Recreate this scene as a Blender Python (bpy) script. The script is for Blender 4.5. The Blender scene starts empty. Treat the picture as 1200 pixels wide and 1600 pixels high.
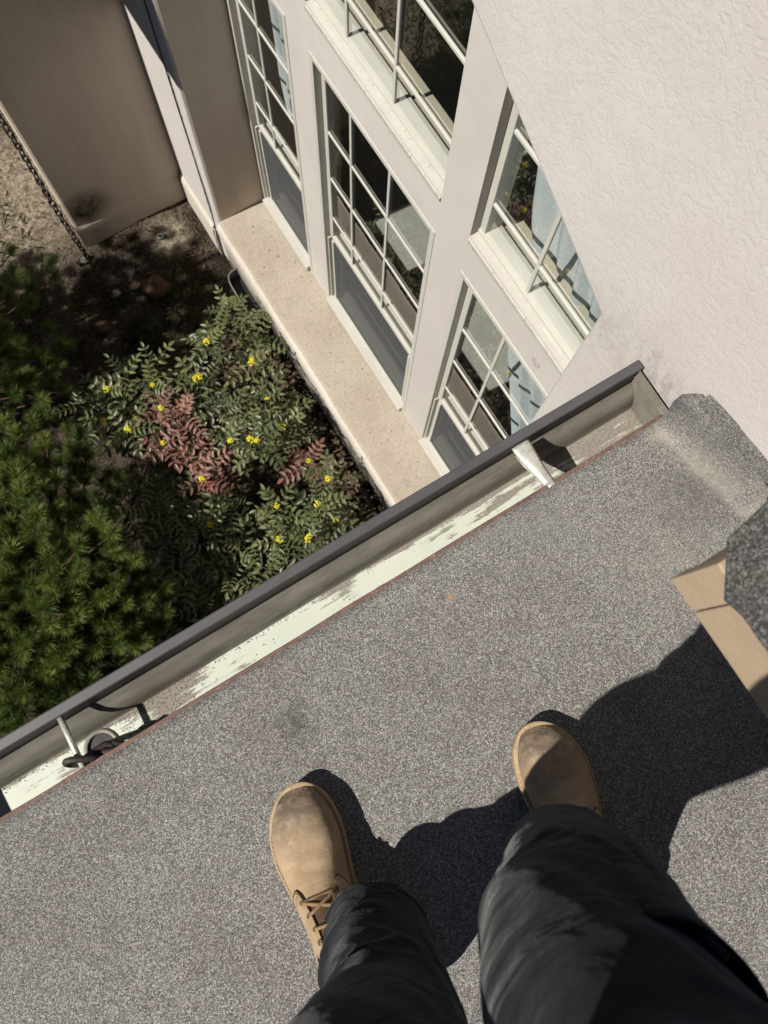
import bpy, bmesh, math, random
from mathutils import Vector, Matrix, noise as mnoise
random.seed(7)
R = random.Random(11)
sc = bpy.context.scene
COL = sc.collection
rad = math.radians

# ------------------------------------------------------------------ camera, light, exposure
CAMZ = 4.948
cam = bpy.data.cameras.new('camera')
cam.sensor_fit = 'VERTICAL'; cam.sensor_height = 36.0; cam.sensor_width = 27.0
cam.lens = 1205.45 * 36 / 1600
cam.clip_start = 0.02; cam.clip_end = 1000
cam.dof.use_dof = True; cam.dof.focus_distance = 1.5; cam.dof.aperture_fstop = 8.0
camo = bpy.data.objects.new('camera', cam); COL.objects.link(camo)
Mr = ((0.8508072, -0.5243937, 0.03374), (-0.5058278, -0.8346958, -0.2177642), (0.1423568, 0.1682087, -0.9754180))
mw = Matrix.Identity(4)
for i in range(3):
    mw[i][0] = Mr[0][i]; mw[i][1] = -Mr[1][i]; mw[i][2] = -Mr[2][i]
mw[2][3] = CAMZ
camo.matrix_world = mw
sc.camera = camo

SUN_DIR = Vector((1.0, -0.06, -1.19)).normalized()          # the way the light travels
w = bpy.data.worlds.new('World'); sc.world = w; w.use_nodes = True
nt = w.node_tree; nt.nodes.clear()
sky = nt.nodes.new('ShaderNodeTexSky'); sky.sky_type = 'NISHITA'; sky.sun_disc = False
sky.sun_elevation = math.asin(-SUN_DIR.z)
sky.sun_rotation = math.atan2(-SUN_DIR.x, -SUN_DIR.y)
sky.altitude = 1800; sky.air_density = 0.6; sky.dust_density = 0.1
bg = nt.nodes.new('ShaderNodeBackground'); bg.inputs['Strength'].default_value = 0.05
wo = nt.nodes.new('ShaderNodeOutputWorld')
nt.links.new(sky.outputs[0], bg.inputs['Color']); nt.links.new(bg.outputs[0], wo.inputs['Surface'])
sl = bpy.data.lights.new('sun', 'SUN'); sl.energy = 5.0; sl.angle = rad(0.53); sl.color = (1.0, 0.955, 0.88)
so = bpy.data.objects.new('sun', sl); COL.objects.link(so)
so.rotation_euler = SUN_DIR.to_track_quat('-Z', 'Y').to_euler(); so.location = (-6, 0, 12)
vs = sc.view_settings
vs.view_transform = 'Standard'; vs.look = 'None'; vs.exposure = 0.56; vs.gamma = 1.0
try: vs.use_curve_mapping = False
except Exception: pass
sc.cycles.max_bounces = 8; sc.cycles.diffuse_bounces = 4; sc.cycles.glossy_bounces = 4; sc.cycles.transparent_max_bounces = 16
sc.cycles.use_denoising = True
sc.cycles.sample_clamp_indirect = 6.0

# ------------------------------------------------------------------ node helpers
ALB = 0.68      # brings the picked surface colours down to real-world albedo
class NB:
    def __init__(s, name, rough=0.8, spec=0.3):
        s.m = bpy.data.materials.new(name); s.m.use_nodes = True
        s.t = s.m.node_tree; s.n = s.t.nodes
        s.b = s.n['Principled BSDF']; s.out = s.n['Material Output']
        s.b.inputs['Roughness'].default_value = rough
        s.b.inputs['Specular IOR Level'].default_value = spec
        s.tc = s.n.new('ShaderNodeTexCoord')
    def L(s, a, b): s.t.links.new(a, b)
    def co(s, scale=(1, 1, 1), rot=(0, 0, 0), loc=(0, 0, 0), src='Object'):
        mp = s.n.new('ShaderNodeMapping'); s.L(s.tc.outputs[src], mp.inputs[0])
        mp.inputs['Scale'].default_value = scale; mp.inputs['Rotation'].default_value = rot; mp.inputs['Location'].default_value = loc
        return mp.outputs[0]
    def noise(s, scale, detail=4, rough=0.55, v=None, dist=0.0):
        x = s.n.new('ShaderNodeTexNoise'); x.inputs['Scale'].default_value = scale
        x.inputs['Detail'].default_value = detail; x.inputs['Roughness'].default_value = rough; x.inputs['Distortion'].default_value = dist
        s.L(v if v is not None else s.tc.outputs['Object'], x.inputs['Vector']); return x
    def vor(s, scale, feat='F1', v=None):
        x = s.n.new('ShaderNodeTexVoronoi'); x.feature = feat; x.inputs['Scale'].default_value = scale
        s.L(v if v is not None else s.tc.outputs['Object'], x.inputs['Vector']); return x
    def ramp(s, fac, stops, interp='LINEAR'):
        x = s.n.new('ShaderNodeValToRGB'); x.color_ramp.interpolation = interp
        e = x.color_ramp.elements
        while len(e) < len(stops): e.new(0.5)
        for i, (p, c) in enumerate(stops):
            e[i].position = p
            e[i].color = (c, c, c, 1) if not isinstance(c, tuple) else (*c, 1)
        s.L(fac, x.inputs[0]); return x.outputs[0]
    def mix(s, fac, a, b, mode='MIX'):
        x = s.n.new('ShaderNodeMix'); x.data_type = 'RGBA'; x.blend_type = mode
        for i, v in ((0, fac), (6, a), (7, b)):
            if isinstance(v, (int, float)): x.inputs[i].default_value = v if i == 0 else (v, v, v, 1)
            elif isinstance(v, tuple): x.inputs[i].default_value = (*v, 1)
            else: s.L(v, x.inputs[i])
        return x.outputs[2]
    def math(s, op, a, b=0.0, c=None, clamp=False):
        x = s.n.new('ShaderNodeMath'); x.operation = op; x.use_clamp = clamp
        for i, v in enumerate((a, b) if c is None else (a, b, c)):
            if isinstance(v, (int, float)): x.inputs[i].default_value = v
            else: s.L(v, x.inputs[i])
        return x.outputs[0]
    def xyz(s):
        x = s.n.new('ShaderNodeSeparateXYZ'); s.L(s.tc.outputs['Object'], x.inputs[0]); return x.outputs
    def blob(s, c, r, soft=0.5):
        "1 inside a ball round c in object space, falling to 0 at r"
        vm = s.n.new('ShaderNodeVectorMath'); vm.operation = 'DISTANCE'
        s.L(s.tc.outputs['Object'], vm.inputs[0]); vm.inputs[1].default_value = c
        return s.ramp(s.math('DIVIDE', vm.outputs['Value'], r), [(soft, 1.0), (1.0, 0.0)])
    def bump(s, h, strength, dist, prev=None):
        x = s.n.new('ShaderNodeBump'); x.inputs['Strength'].default_value = strength; x.inputs['Distance'].default_value = dist
        s.L(h, x.inputs['Height'])
        if prev is not None: s.L(prev, x.inputs['Normal'])
        return x.outputs[0]
    def set(s, col=None, nor=None, rough=None, metal=None):
        if col is not None:
            if isinstance(col, tuple): s.b.inputs['Base Color'].default_value = (*(x * ALB for x in col), 1)
            else: s.L(s.mix(1.0, col, (ALB, ALB, ALB), 'MULTIPLY'), s.b.inputs['Base Color'])
        if nor is not None: s.L(nor, s.b.inputs['Normal'])
        if rough is not None:
            if isinstance(rough, (int, float)): s.b.inputs['Roughness'].default_value = rough
            else: s.L(rough, s.b.inputs['Roughness'])
        if metal is not None: s.b.inputs['Metallic'].default_value = metal
        return s.m

def mat_stucco(name, c1, c2, coarse=1.0, stains_blotches=()):
    b = NB(name, 0.92, 0.15)
    big = b.noise(1.3, 4, 0.6)
    col = b.mix(b.ramp(big.outputs[0], [(0.35, 0.0), (0.65, 1.0)]), c1, c2)
    mid = b.noise(9, 4, 0.6)
    col = b.mix(b.ramp(mid.outputs[0], [(0.40, 0.0), (0.75, 0.3)]), col, tuple(x * 0.86 for x in c1))
    sp = b.noise(420, 2, 0.6)
    col = b.mix(b.ramp(sp.outputs[0], [(0.60, 0.0), (0.78, 0.35)]), col, tuple(x * 0.6 for x in c1))
    for (c, r, k, tint) in stains_blotches:
        n = b.noise(45, 6, 0.72, b.co((1, 1, 0.45)))
        f = b.math('MULTIPLY', b.blob(c, r, 0.05), b.ramp(n.outputs[0], [(0.40, 0.0), (0.62, k)]))
        col = b.mix(f, col, tint)
    # skip-trowel relief: torn ridges between smoothed flats
    wv = b.noise(24, 3, 0.5)
    vv = b.mix(0.045, b.co(), wv.outputs['Color'])
    r1 = b.noise(76, 5, 0.66, vv)
    flats = b.ramp(r1.outputs[0], [(0.40, 0.0), (0.50, 0.75), (0.60, 0.82), (0.68, 1.0)])
    r2 = b.vor(92, 'DISTANCE_TO_EDGE', vv)
    crack = b.ramp(r2.outputs['Distance'], [(0.0, 0.0), (0.10, 1.0)])
    h = b.mix(b.ramp(b.noise(7, 3, 0.6).outputs[0], [(0.46, 0.0), (0.66, 0.45)]), flats, crack, 'MULTIPLY')
    n1 = b.bump(h, 0.34 * coarse, 0.0020)
    n2 = b.bump(b.noise(330, 3, 0.6).outputs[0], 0.25, 0.0009, n1)
    return b.set(col, n2)

def mat_sand(name, c1, c2, speck=0.5, stains_blotches=(), bits_k=0.7):
    "fine sand float stucco"
    b = NB(name, 0.93, 0.12)
    big = b.noise(2.2, 5, 0.6)
    col = b.mix(b.ramp(big.outputs[0], [(0.35, 0.0), (0.66, 1.0)]), c1, c2)
    g = b.vor(210)
    sep = b.n.new('ShaderNodeSeparateColor'); b.L(g.outputs['Color'], sep.inputs[0])
    col = b.mix(b.ramp(sep.outputs[0], [(0.45, 0.0), (1.0, speck)]), col, tuple(x * 0.62 for x in c1))
    col = b.mix(b.ramp(sep.outputs[1], [(0.93, 0.0), (0.97, speck * 1.2)], 'LINEAR'), col, (0.10, 0.085, 0.07))
    run = b.noise(5.0, 5, 0.65, b.co((2.6, 2.6, 0.22)))
    col = b.mix(b.ramp(run.outputs[0], [(0.48, 0.0), (0.72, 0.30)]), col, tuple(x * 0.62 for x in c1))
    bits = b.noise(60, 2, 0.5, b.co((1, 2.2, 1)))
    col = b.mix(b.ramp(bits.outputs[0], [(0.70, 0.0), (0.74, bits_k)]), col, (0.10, 0.08, 0.06))
    for (c, r, k, tint) in stains_blotches:
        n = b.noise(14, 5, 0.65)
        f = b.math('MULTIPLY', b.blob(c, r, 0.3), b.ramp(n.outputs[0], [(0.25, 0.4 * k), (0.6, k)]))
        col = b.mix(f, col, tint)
    n1 = b.bump(b.noise(24, 3, 0.5).outputs[0], 0.35, 0.003)
    n2 = b.bump(b.noise(300, 2, 0.6).outputs[0], 0.4, 0.0012, n1)
    return b.set(col, n2)

def mat_granule(name, scale, base=1.0, stains_blotches=(), sand=None, tint=(1.0, 0.97, 0.95)):
    b = NB(name, 0.85, 0.25)
    v = b.vor(scale)
    sep = b.n.new('ShaderNodeSeparateColor'); b.L(v.outputs['Color'], sep.inputs[0])
    k = base
    g = b.ramp(sep.outputs[0], [(0.0, (0.066 * k, 0.061 * k, 0.059 * k)), (0.35, (0.125 * k, 0.114 * k, 0.108 * k)),
                               (0.65, (0.20 * k, 0.182 * k, 0.170 * k)), (0.88, (0.31 * k, 0.29 * k, 0.27 * k)), (1.0, (0.42 * k, 0.40 * k, 0.375 * k))])
    hue = b.ramp(sep.outputs[1], [(0.0, (1.06, 0.95, 0.93)), (0.3, (1.0, 1.0, 1.0)), (0.7, (0.95, 1.0, 1.0)), (1.0, (0.86, 1.02, 0.98))])
    col = b.mix(1.0, g, hue, 'MULTIPLY')
    big = b.noise(7.5, 5, 0.62)
    col = b.mix(1.0, col, b.ramp(big.outputs[0], [(0.30, (0.90, 0.87, 0.89)), (0.5, (1.0, 1.0, 1.0)), (0.72, (1.06, 1.09, 1.04))]), 'MULTIPLY')
    big2 = b.noise(38, 3, 0.6)
    col = b.mix(1.0, col, b.ramp(big2.outputs[0], [(0.3, 0.95), (0.7, 1.05)]), 'MULTIPLY')
    if sand is not None:
        X = b.xyz()
        for (x0, slope, y0, wd, ylim, amt, c) in sand:
            d = b.math('ABSOLUTE', b.math('ADD', b.math('SUBTRACT', X[0], x0), b.math('MULTIPLY', b.math('SUBTRACT', X[1], y0), slope)))
            nn = b.noise(22, 4, 0.6)
            f = b.ramp(b.math('DIVIDE', d, wd), [(0.1, amt), (1.0, 0.0)])
            f = b.math('MULTIPLY', f, b.ramp(nn.outputs[0], [(0.34, 0.1), (0.6, 1.0)]))
            f = b.math('MULTIPLY', f, b.ramp(sep.outputs[2], [(0.0, 0.5), (0.8, 1.0)]))
            col = b.mix(f, col, c)
    for (c, r, kk, tnt) in stains_blotches:
        n = b.noise(60, 4, 0.6)
        f = b.math('MULTIPLY', b.blob(c, r, 0.1), b.ramp(n.outputs[0], [(0.32, 0.0), (0.55, kk)]))
        col = b.mix(f, col, tnt)
    h = b.math('ADD', b.ramp(v.outputs['Distance'], [(0.0, 1.0), (0.7, 0.0)]), b.math('MULTIPLY', sep.outputs[2], 0.6))
    n1 = b.bump(big2.outputs[0], 0.05, 0.002)
    n2 = b.bump(h, 0.6, 0.0009 * 450 / scale, n1)
    return b.set(col, n2)

def mat_gutter():
    b = NB('gutter_cream_paint', 0.55, 0.35)
    al = b.co((2.2, 30, 30))
    st = b.noise(3.0, 6, 0.65, al)
    n2 = b.noise(11, 6, 0.68)
    X = b.xyz()
    wear = b.ramp(X[0], [(0.0, 0.0), (1.0, 0.0)])
    mr = b.n.new('ShaderNodeMapRange'); b.L(X[0], mr.inputs[0])
    mr.inputs[1].default_value = 0.02; mr.inputs[2].default_value = 0.62; mr.inputs[3].default_value = 0.0; mr.inputs[4].default_value = 0.13
    near = b.math('MULTIPLY', b.blob((-0.30, 0.15, 3.535), 0.14, 0.1), 0.16)
    thr = b.math('ADD', b.math('ADD', b.math('MULTIPLY', st.outputs[0], 0.62), b.math('MULTIPLY', n2.outputs[0], 0.40)), b.math('ADD', mr.outputs[0], near))
    # dirt also gathers along the foot of the front wall
    foot = b.math('ABSOLUTE', b.math('SUBTRACT', X[1], 0.172))
    thr = b.math('ADD', thr, b.ramp(b.math('DIVIDE', foot, 0.012), [(0.0, 0.13), (1.0, 0.0)]))
    f = b.ramp(thr, [(0.572, 0.0), (0.612, 0.88)])
    dirt = b.mix(b.ramp(b.noise(240, 3, 0.7).outputs[0], [(0.35, 0.0), (0.65, 1.0)]), (0.16, 0.13, 0.10), (0.30, 0.255, 0.21))
    cream = b.mix(b.ramp(b.noise(5, 4, 0.6).outputs[0], [(0.3, 0.0), (0.7, 1.0)]), (0.58, 0.615, 0.525), (0.66, 0.685, 0.585))
    col = b.mix(f, cream, dirt)
    sp = b.vor(95); sp2 = b.noise(17, 2, 0.5)
    f2 = b.math('MULTIPLY', b.ramp(sp.outputs['Distance'], [(0.10, 1.0), (0.16, 0.0)]), b.ramp(sp2.outputs[0], [(0.54, 0.0), (0.60, 0.9)]))
    col = b.mix(f2, col, (0.05, 0.045, 0.04))
    # grime film on the front wall, deepened to paint in its shade
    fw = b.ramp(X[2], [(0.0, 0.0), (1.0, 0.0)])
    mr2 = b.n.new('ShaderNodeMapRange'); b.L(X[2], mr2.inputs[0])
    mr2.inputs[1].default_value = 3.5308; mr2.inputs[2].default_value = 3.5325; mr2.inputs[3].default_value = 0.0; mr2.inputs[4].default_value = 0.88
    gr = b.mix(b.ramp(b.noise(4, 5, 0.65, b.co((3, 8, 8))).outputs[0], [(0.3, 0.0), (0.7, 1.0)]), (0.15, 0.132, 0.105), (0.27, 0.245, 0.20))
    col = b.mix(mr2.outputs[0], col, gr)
    nn = b.bump(thr, 0.25, 0.001)
    return b.set(col, nn, b.ramp(f, [(0.0, 0.5), (1.0, 0.95)]))

def mat_plain(name, c, rough=0.6, spec=0.4, var=0.15, nscale=20, bump=0.1, bd=0.001, metal=0.0, spots=None):
    b = NB(name, rough, spec)
    n = b.noise(nscale, 5, 0.6)
    col = b.mix(b.ramp(n.outputs[0], [(0.3, 0.0), (0.7, 1.0)]), tuple(x * (1 - var) for x in c), tuple(min(1, x * (1 + var)) for x in c))
    if spots:
        s2 = b.noise(nscale * 6, 4, 0.6)
        col = b.mix(b.ramp(s2.outputs[0], [(0.58, 0.0), (0.66, 0.8)]), col, spots)
    return b.set(col, b.bump(b.noise(nscale * 9, 3, 0.6).outputs[0], bump, bd), metal=metal)

def mat_leather():
    b = NB('tan_nubuck', 0.78, 0.22)
    n = b.noise(14, 6, 0.65)
    col = b.mix(b.ramp(n.outputs[0], [(0.3, 0.0), (0.7, 1.0)]), (0.36, 0.245, 0.145), (0.53, 0.385, 0.24))
    # grey scuffs on the toe (object y runs from the toe back)
    X = b.xyz()
    mr = b.n.new('ShaderNodeMapRange'); b.L(X[1], mr.inputs[0])
    mr.inputs[1].default_value = -0.105; mr.inputs[2].default_value = -0.020; mr.inputs[3].default_value = 0.0; mr.inputs[4].default_value = 1.0
    sc_ = b.noise(30, 6, 0.7)
    f = b.math('MULTIPLY', mr.outputs[0], b.ramp(sc_.outputs[0], [(0.28, 0.08), (0.54, 0.92)]))
    col = b.mix(f, col, (0.105, 0.088, 0.076))
    f3 = b.math('MULTIPLY', mr.outputs[0], b.ramp(b.noise(40, 4, 0.6, b.co(loc=(3, 1, 2))).outputs[0], [(0.56, 0.0), (0.70, 0.6)]))
    col = b.mix(f3, col, (0.50, 0.41, 0.31))
    dk = b.noise(7, 4, 0.6, b.co(loc=(5, 2, 1)))
    col = b.mix(b.ramp(dk.outputs[0], [(0.52, 0.0), (0.70, 0.5)]), col, (0.23, 0.145, 0.08))
    col = b.mix(b.ramp(b.noise(75, 5, 0.75, b.co(loc=(1, 7, 3))).outputs[0], [(0.56, 0.0), (0.70, 0.45)]), col, (0.60, 0.49, 0.36))
    cr = b.noise(55, 4, 0.65, b.co((0.55, 1.6, 1)))
    n1 = b.bump(cr.outputs[0], 0.5, 0.004)
    n2 = b.bump(b.noise(600, 3, 0.6).outputs[0], 0.25, 0.0006, n1)
    return b.set(col, n2)

def mat_cloth(name, c, dust=0.25):
    b = NB(name, 0.9, 0.12)
    b.b.inputs['Sheen Weight'].default_value = 0.10
    b.b.inputs['Sheen Roughness'].default_value = 0.5
    n = b.noise(9, 5, 0.6)
    col = b.mix(b.ramp(n.outputs[0], [(0.3, 0.0), (0.7, 1.0)]), tuple(x * 0.75 for x in c), tuple(x * 1.3 for x in c))
    d = b.noise(26, 5, 0.7)
    col = b.mix(b.ramp(d.outputs[0], [(0.60, 0.0), (0.78, dust)]), col, (0.11, 0.105, 0.095))
    wv = b.noise(650, 2, 0.5)
    n0 = b.bump(b.noise(5.0, 3, 0.55, b.co((1, 1, 3.2), (0.5, 0.3, 0)), 1.2).outputs[0], 0.5, 0.016)
    n1 = b.bump(b.noise(20, 4, 0.6).outputs[0], 0.5, 0.008, n0)
    return b.set(col, b.bump(wv.outputs[0], 0.3, 0.0005, n1))

def mat_leaf(name, c1, c2, rough=0.38, spec=0.5, trans=0.12):
    b = NB(name, rough, spec)
    oi = b.n.new('ShaderNodeObjectInfo')
    n = b.noise(30, 3, 0.6)
    f = b.math('ADD', b.math('MULTIPLY', oi.outputs['Random'], 0.7), b.math('MULTIPLY', n.outputs[0], 0.4))
    col = b.mix(b.ramp(f, [(0.15, 0.0), (0.95, 1.0)]), c1, c2)
    m = b.set(col)
    tr = b.n.new('ShaderNodeBsdfTranslucent'); b.L(b.mix(1.0, col, (ALB, ALB, ALB), 'MULTIPLY'), tr.inputs[0])
    mx = b.n.new('ShaderNodeMixShader'); mx.inputs[0].default_value = trans
    b.L(b.b.outputs[0], mx.inputs[1]); b.L(tr.outputs[0], mx.inputs[2]); b.L(mx.outputs[0], b.out.inputs['Surface'])
    return m

def mat_glass():
    b = NB('window_glass')
    b.n.remove(b.b)
    t = b.n.new('ShaderNodeBsdfTransparent'); t.inputs[0].default_value = (0.93, 0.95, 0.94, 1)
    g = b.n.new('ShaderNodeBsdfGlossy'); g.inputs['Roughness'].default_value = 0.004; g.inputs[0].default_value = (1, 1, 1, 1)
    fr = b.n.new('ShaderNodeFresnel'); fr.inputs[0].default_value = 1.52
    k = b.math('MULTIPLY', fr.outputs[0], 0.24, clamp=True)
    bp = b.bump(b.noise(3.0, 2, 0.5).outputs[0], 0.02, 0.01)
    b.L(bp, g.inputs['Normal'])
    mx = b.n.new('ShaderNodeMixShader'); b.L(k, mx.inputs[0]); b.L(t.outputs[0], mx.inputs[1]); b.L(g.outputs[0], mx.inputs[2])
    b.L(mx.outputs[0], b.out.inputs['Surface']); return b.m

def mat_screen():
    b = NB('insect_screen', 0.7, 0.3); b.set((0.085, 0.088, 0.094))
    t = b.n.new('ShaderNodeBsdfTransparent')
    mx = b.n.new('ShaderNodeMixShader'); lw = b.n.new('ShaderNodeLayerWeight'); lw.inputs[0].default_value = 0.5   # a woven mesh closes up at a slant
    b.L(b.math('ADD', b.math('MULTIPLY', lw.outputs['Facing'], 0.62), 0.36, clamp=True), mx.inputs[0])
    b.L(t.outputs[0], mx.inputs[1]); b.L(b.b.outputs[0], mx.inputs[2]); b.L(mx.outputs[0], b.out.inputs['Surface']); return b.m

def mat_soil():
    b = NB('garden_soil', 0.97, 0.1)
    n = b.noise(3.2, 7, 0.68)
    col = b.ramp(n.outputs[0], [(0.30, (0.014, 0.010, 0.007)), (0.46, (0.034, 0.025, 0.018)), (0.60, (0.080, 0.062, 0.045)), (0.78, (0.17, 0.14, 0.10))])
    g = b.vor(85); sep = b.n.new('ShaderNodeSeparateColor'); b.L(g.outputs['Color'], sep.inputs[0])
    col = b.mix(1.0, col, b.ramp(sep.outputs[0], [(0.0, 0.55), (0.7, 1.1), (1.0, 1.9)]), 'MULTIPLY')
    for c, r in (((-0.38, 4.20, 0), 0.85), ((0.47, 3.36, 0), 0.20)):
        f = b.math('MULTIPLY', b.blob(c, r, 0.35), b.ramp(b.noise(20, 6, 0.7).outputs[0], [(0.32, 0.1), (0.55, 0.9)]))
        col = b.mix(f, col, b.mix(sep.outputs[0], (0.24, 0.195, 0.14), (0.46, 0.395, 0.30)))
    n1 = b.bump(b.noise(12, 6, 0.7).outputs[0], 0.8, 0.03)
    return b.set(col, b.bump(b.noise(120, 4, 0.7).outputs[0], 0.8, 0.006, n1))

M = {}
M['stucco'] = mat_stucco('cream_stucco', (0.63, 0.575, 0.54), (0.685, 0.645, 0.60), 1.0,
    [((0.741, 0.30, 3.60), 0.20, 0.30, (0.26, 0.235, 0.21)), ((0.741, 0.17, 3.66), 0.08, 0.55, (0.13, 0.115, 0.10))])
M['stucco_band'] = mat_stucco('band_stucco', (0.60, 0.555, 0.51), (0.655, 0.62, 0.565), 0.55,
    [((1.072, 0.594, 2.511), 0.030, 0.9, (0.13, 0.11, 0.08))])
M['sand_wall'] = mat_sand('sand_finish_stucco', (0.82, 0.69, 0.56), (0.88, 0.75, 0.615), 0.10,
    [((0.06, 3.556, 0.36), 0.20, 0.95, (0.035, 0.026, 0.02)), ((0.0, 3.556, 0.02), 0.30, 0.55, (0.12, 0.095, 0.07))], 0.06)  # a soft dark blotch low on the wall, then dirt splashed at its base
M['ledge'] = mat_sand('sand_ledge', (0.445, 0.375, 0.30), (0.52, 0.452, 0.372), 0.42)
M['ledge_face'] = mat_sand('ledge_face_paint', (0.62, 0.56, 0.48), (0.66, 0.60, 0.52), 0.15)
M['vinyl'] = mat_plain('almond_vinyl', (0.60, 0.585, 0.515), 0.42, 0.4, 0.05, 8, 0.03, spots=None)
M['sill'] = mat_plain('dirty_sill_paint', (0.50, 0.485, 0.415), 0.7, 0.3, 0.10, 14, 0.15, 0.001, spots=(0.30, 0.27, 0.22))
M['glass'] = mat_glass(); M['screen'] = mat_screen()
M['wood'] = mat_plain('painted_wood', (0.50, 0.46, 0.36), 0.5, 0.4, 0.08, 9, 0.05)
M['room'] = mat_plain('room_paint', (0.30, 0.28, 0.25), 0.9, 0.1, 0.06, 3, 0.05)
M['floor'] = mat_plain('pale_carpet', (0.80, 0.80, 0.72), 0.95, 0.1, 0.10, 30, 0.3, 0.003)
M['curtain'] = mat_leaf('pale_blue_curtain', (0.78, 0.86, 0.88), (0.84, 0.90, 0.92), 0.9, 0.1, 0.35)
M['roof'] = mat_granule('roofing_granules', 700, 1.24,
    [((-0.112, -0.002, 3.672), 0.05, 0.55, (0.035, 0.033, 0.033)), ((0.207, 0.04, 3.665), 0.012, 1.0, (0.42, 0.25, 0.12)),
     ((0.66, -0.03, 3.68), 0.10, 0.5, (0.09, 0.085, 0.09)), ((0.40, 0.07, 3.66), 0.13, 0.30, (0.30, 0.31, 0.27)), ((0.56, -0.1, 3.68), 0.16, 0.28, (0.34, 0.32, 0.28))],
    [(0.683, 0.19, 0.066, 0.026, 0, 0.85, (0.37, 0.33, 0.265)), (0.722, 0.19, 0.066, 0.028, 0, 0.85, (0.075, 0.070, 0.070))])  # pale sand along the crease, then a darker grey band beside it
M['shingle'] = mat_granule('shingle_granules', 560, 0.55)
M['gutter'] = mat_gutter()
M['lip'] = mat_plain('dark_gutter_paint', (0.088, 0.083, 0.088), 0.5, 0.4, 0.12, 25, 0.1, spots=None)
M['drip'] = mat_plain('rusty_brown_metal', (0.17, 0.098, 0.076), 0.75, 0.3, 0.30, 40, 0.3, 0.001, spots=(0.34, 0.25, 0.21))
M['alum'] = mat_plain('weathered_aluminium', (0.80, 0.78, 0.70), 0.42, 0.5, 0.2, 30, 0.15, 0.001, metal=0.55, spots=(0.33, 0.30, 0.26))
M['iron'] = mat_plain('rusty_dark_iron', (0.045, 0.034, 0.030), 0.62, 0.45, 0.35, 60, 0.4, 0.001, metal=0.25)
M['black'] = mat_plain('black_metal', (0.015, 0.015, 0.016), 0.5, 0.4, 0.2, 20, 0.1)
M['greymetal'] = mat_plain('grey_rim_metal', (0.22, 0.22, 0.21), 0.5, 0.5, 0.2, 30, 0.1)
M['tanboard'] = mat_plain('tan_fascia_paint', (0.47, 0.355, 0.245), 0.6, 0.3, 0.07, 20, 0.35, 0.002)
M['mastic'] = mat_granule('dusty_granules', 700, 0.85)
M['leather'] = mat_leather()
M['sole'] = mat_plain('tan_rubber_sole', (0.40, 0.29, 0.175), 0.75, 0.2, 0.18, 40, 0.2, spots=(0.25, 0.17, 0.10))
M['lace'] = mat_plain('brown_lace', (0.33, 0.21, 0.12), 0.9, 0.1, 0.25, 300, 0.6, 0.001, spots=(0.12, 0.07, 0.04))
M['stitch'] = mat_plain('pale_thread', (0.62, 0.48, 0.30), 0.9, 0.1, 0.1, 100)
M['seam'] = mat_plain('dark_leather_edge', (0.16, 0.095, 0.05), 0.85, 0.15, 0.2, 60)
M['tongue'] = mat_plain('dark_boot_lining', (0.13, 0.082, 0.045), 0.9, 0.1, 0.2, 30)
M['pants'] = mat_cloth('black_work_cloth', (0.0072, 0.0102, 0.0126), 0.12)
M['jacket'] = mat_cloth('dark_jacket_cloth', (0.03, 0.032, 0.036))
M['skin'] = mat_plain('skin', (0.50, 0.31, 0.22), 0.5, 0.4, 0.08, 20)
M['hair'] = mat_plain('dark_hair', (0.03, 0.02, 0.014), 0.6, 0.3, 0.2, 80, 0.5)
M['soil'] = mat_soil()
M['leaf'] = mat_leaf('grape_holly_leaf', (0.056, 0.076, 0.026), (0.200, 0.215, 0.085), 0.46, 0.38, 0.12)
M['redleaf'] = mat_leaf('red_grape_holly_leaf', (0.17, 0.075, 0.055), (0.36, 0.19, 0.14), 0.5, 0.4, 0.15)
M['crimson'] = mat_leaf('crimson_young_leaf', (0.40, 0.10, 0.11), (0.46, 0.13, 0.13), 0.4, 0.4, 0.2)
M['flower'] = mat_leaf('yellow_petals', (0.95, 0.80, 0.04), (0.98, 0.95, 0.10), 0.6, 0.2, 0.2)
M['stem'] = mat_plain('woody_stem', (0.09, 0.055, 0.038), 0.9, 0.1, 0.3, 40, 0.4)
M['bark'] = mat_plain('pine_bark', (0.10, 0.066, 0.045), 0.95, 0.1, 0.35, 30, 0.8, 0.006)
M['needle'] = mat_leaf('pine_needle', (0.074, 0.126, 0.026), (0.240, 0.285, 0.062), 0.45, 0.3, 0.25)
M['litter'] = mat_leaf('dry_litter', (0.05, 0.033, 0.022), (0.19, 0.14, 0.09), 0.9, 0.1, 0.1)
M['chip'] = mat_leaf('pale_wood_chip', (0.10, 0.078, 0.053), (0.27, 0.22, 0.155), 0.9, 0.1, 0.05)
M['grass'] = mat_leaf('grass_blade', (0.045, 0.075, 0.014), (0.09, 0.14, 0.03), 0.6, 0.2, 0.25)
M['grit'] = mat_leaf('loose_grit', (0.08, 0.07, 0.065), (0.40, 0.36, 0.31), 0.9, 0.2, 0.0)
M['bits'] = mat_plain('dry_leaf_bits', (0.12, 0.085, 0.05), 0.9, 0.1, 0.4, 30)
M['rock'] = mat_plain('red_brown_rock', (0.10, 0.062, 0.042), 0.95, 0.15, 0.3, 9, 0.9, 0.01)
M['pebble'] = mat_plain('pale_rock', (0.30, 0.27, 0.23), 0.9, 0.15, 0.15, 15, 0.7, 0.006)

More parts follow.
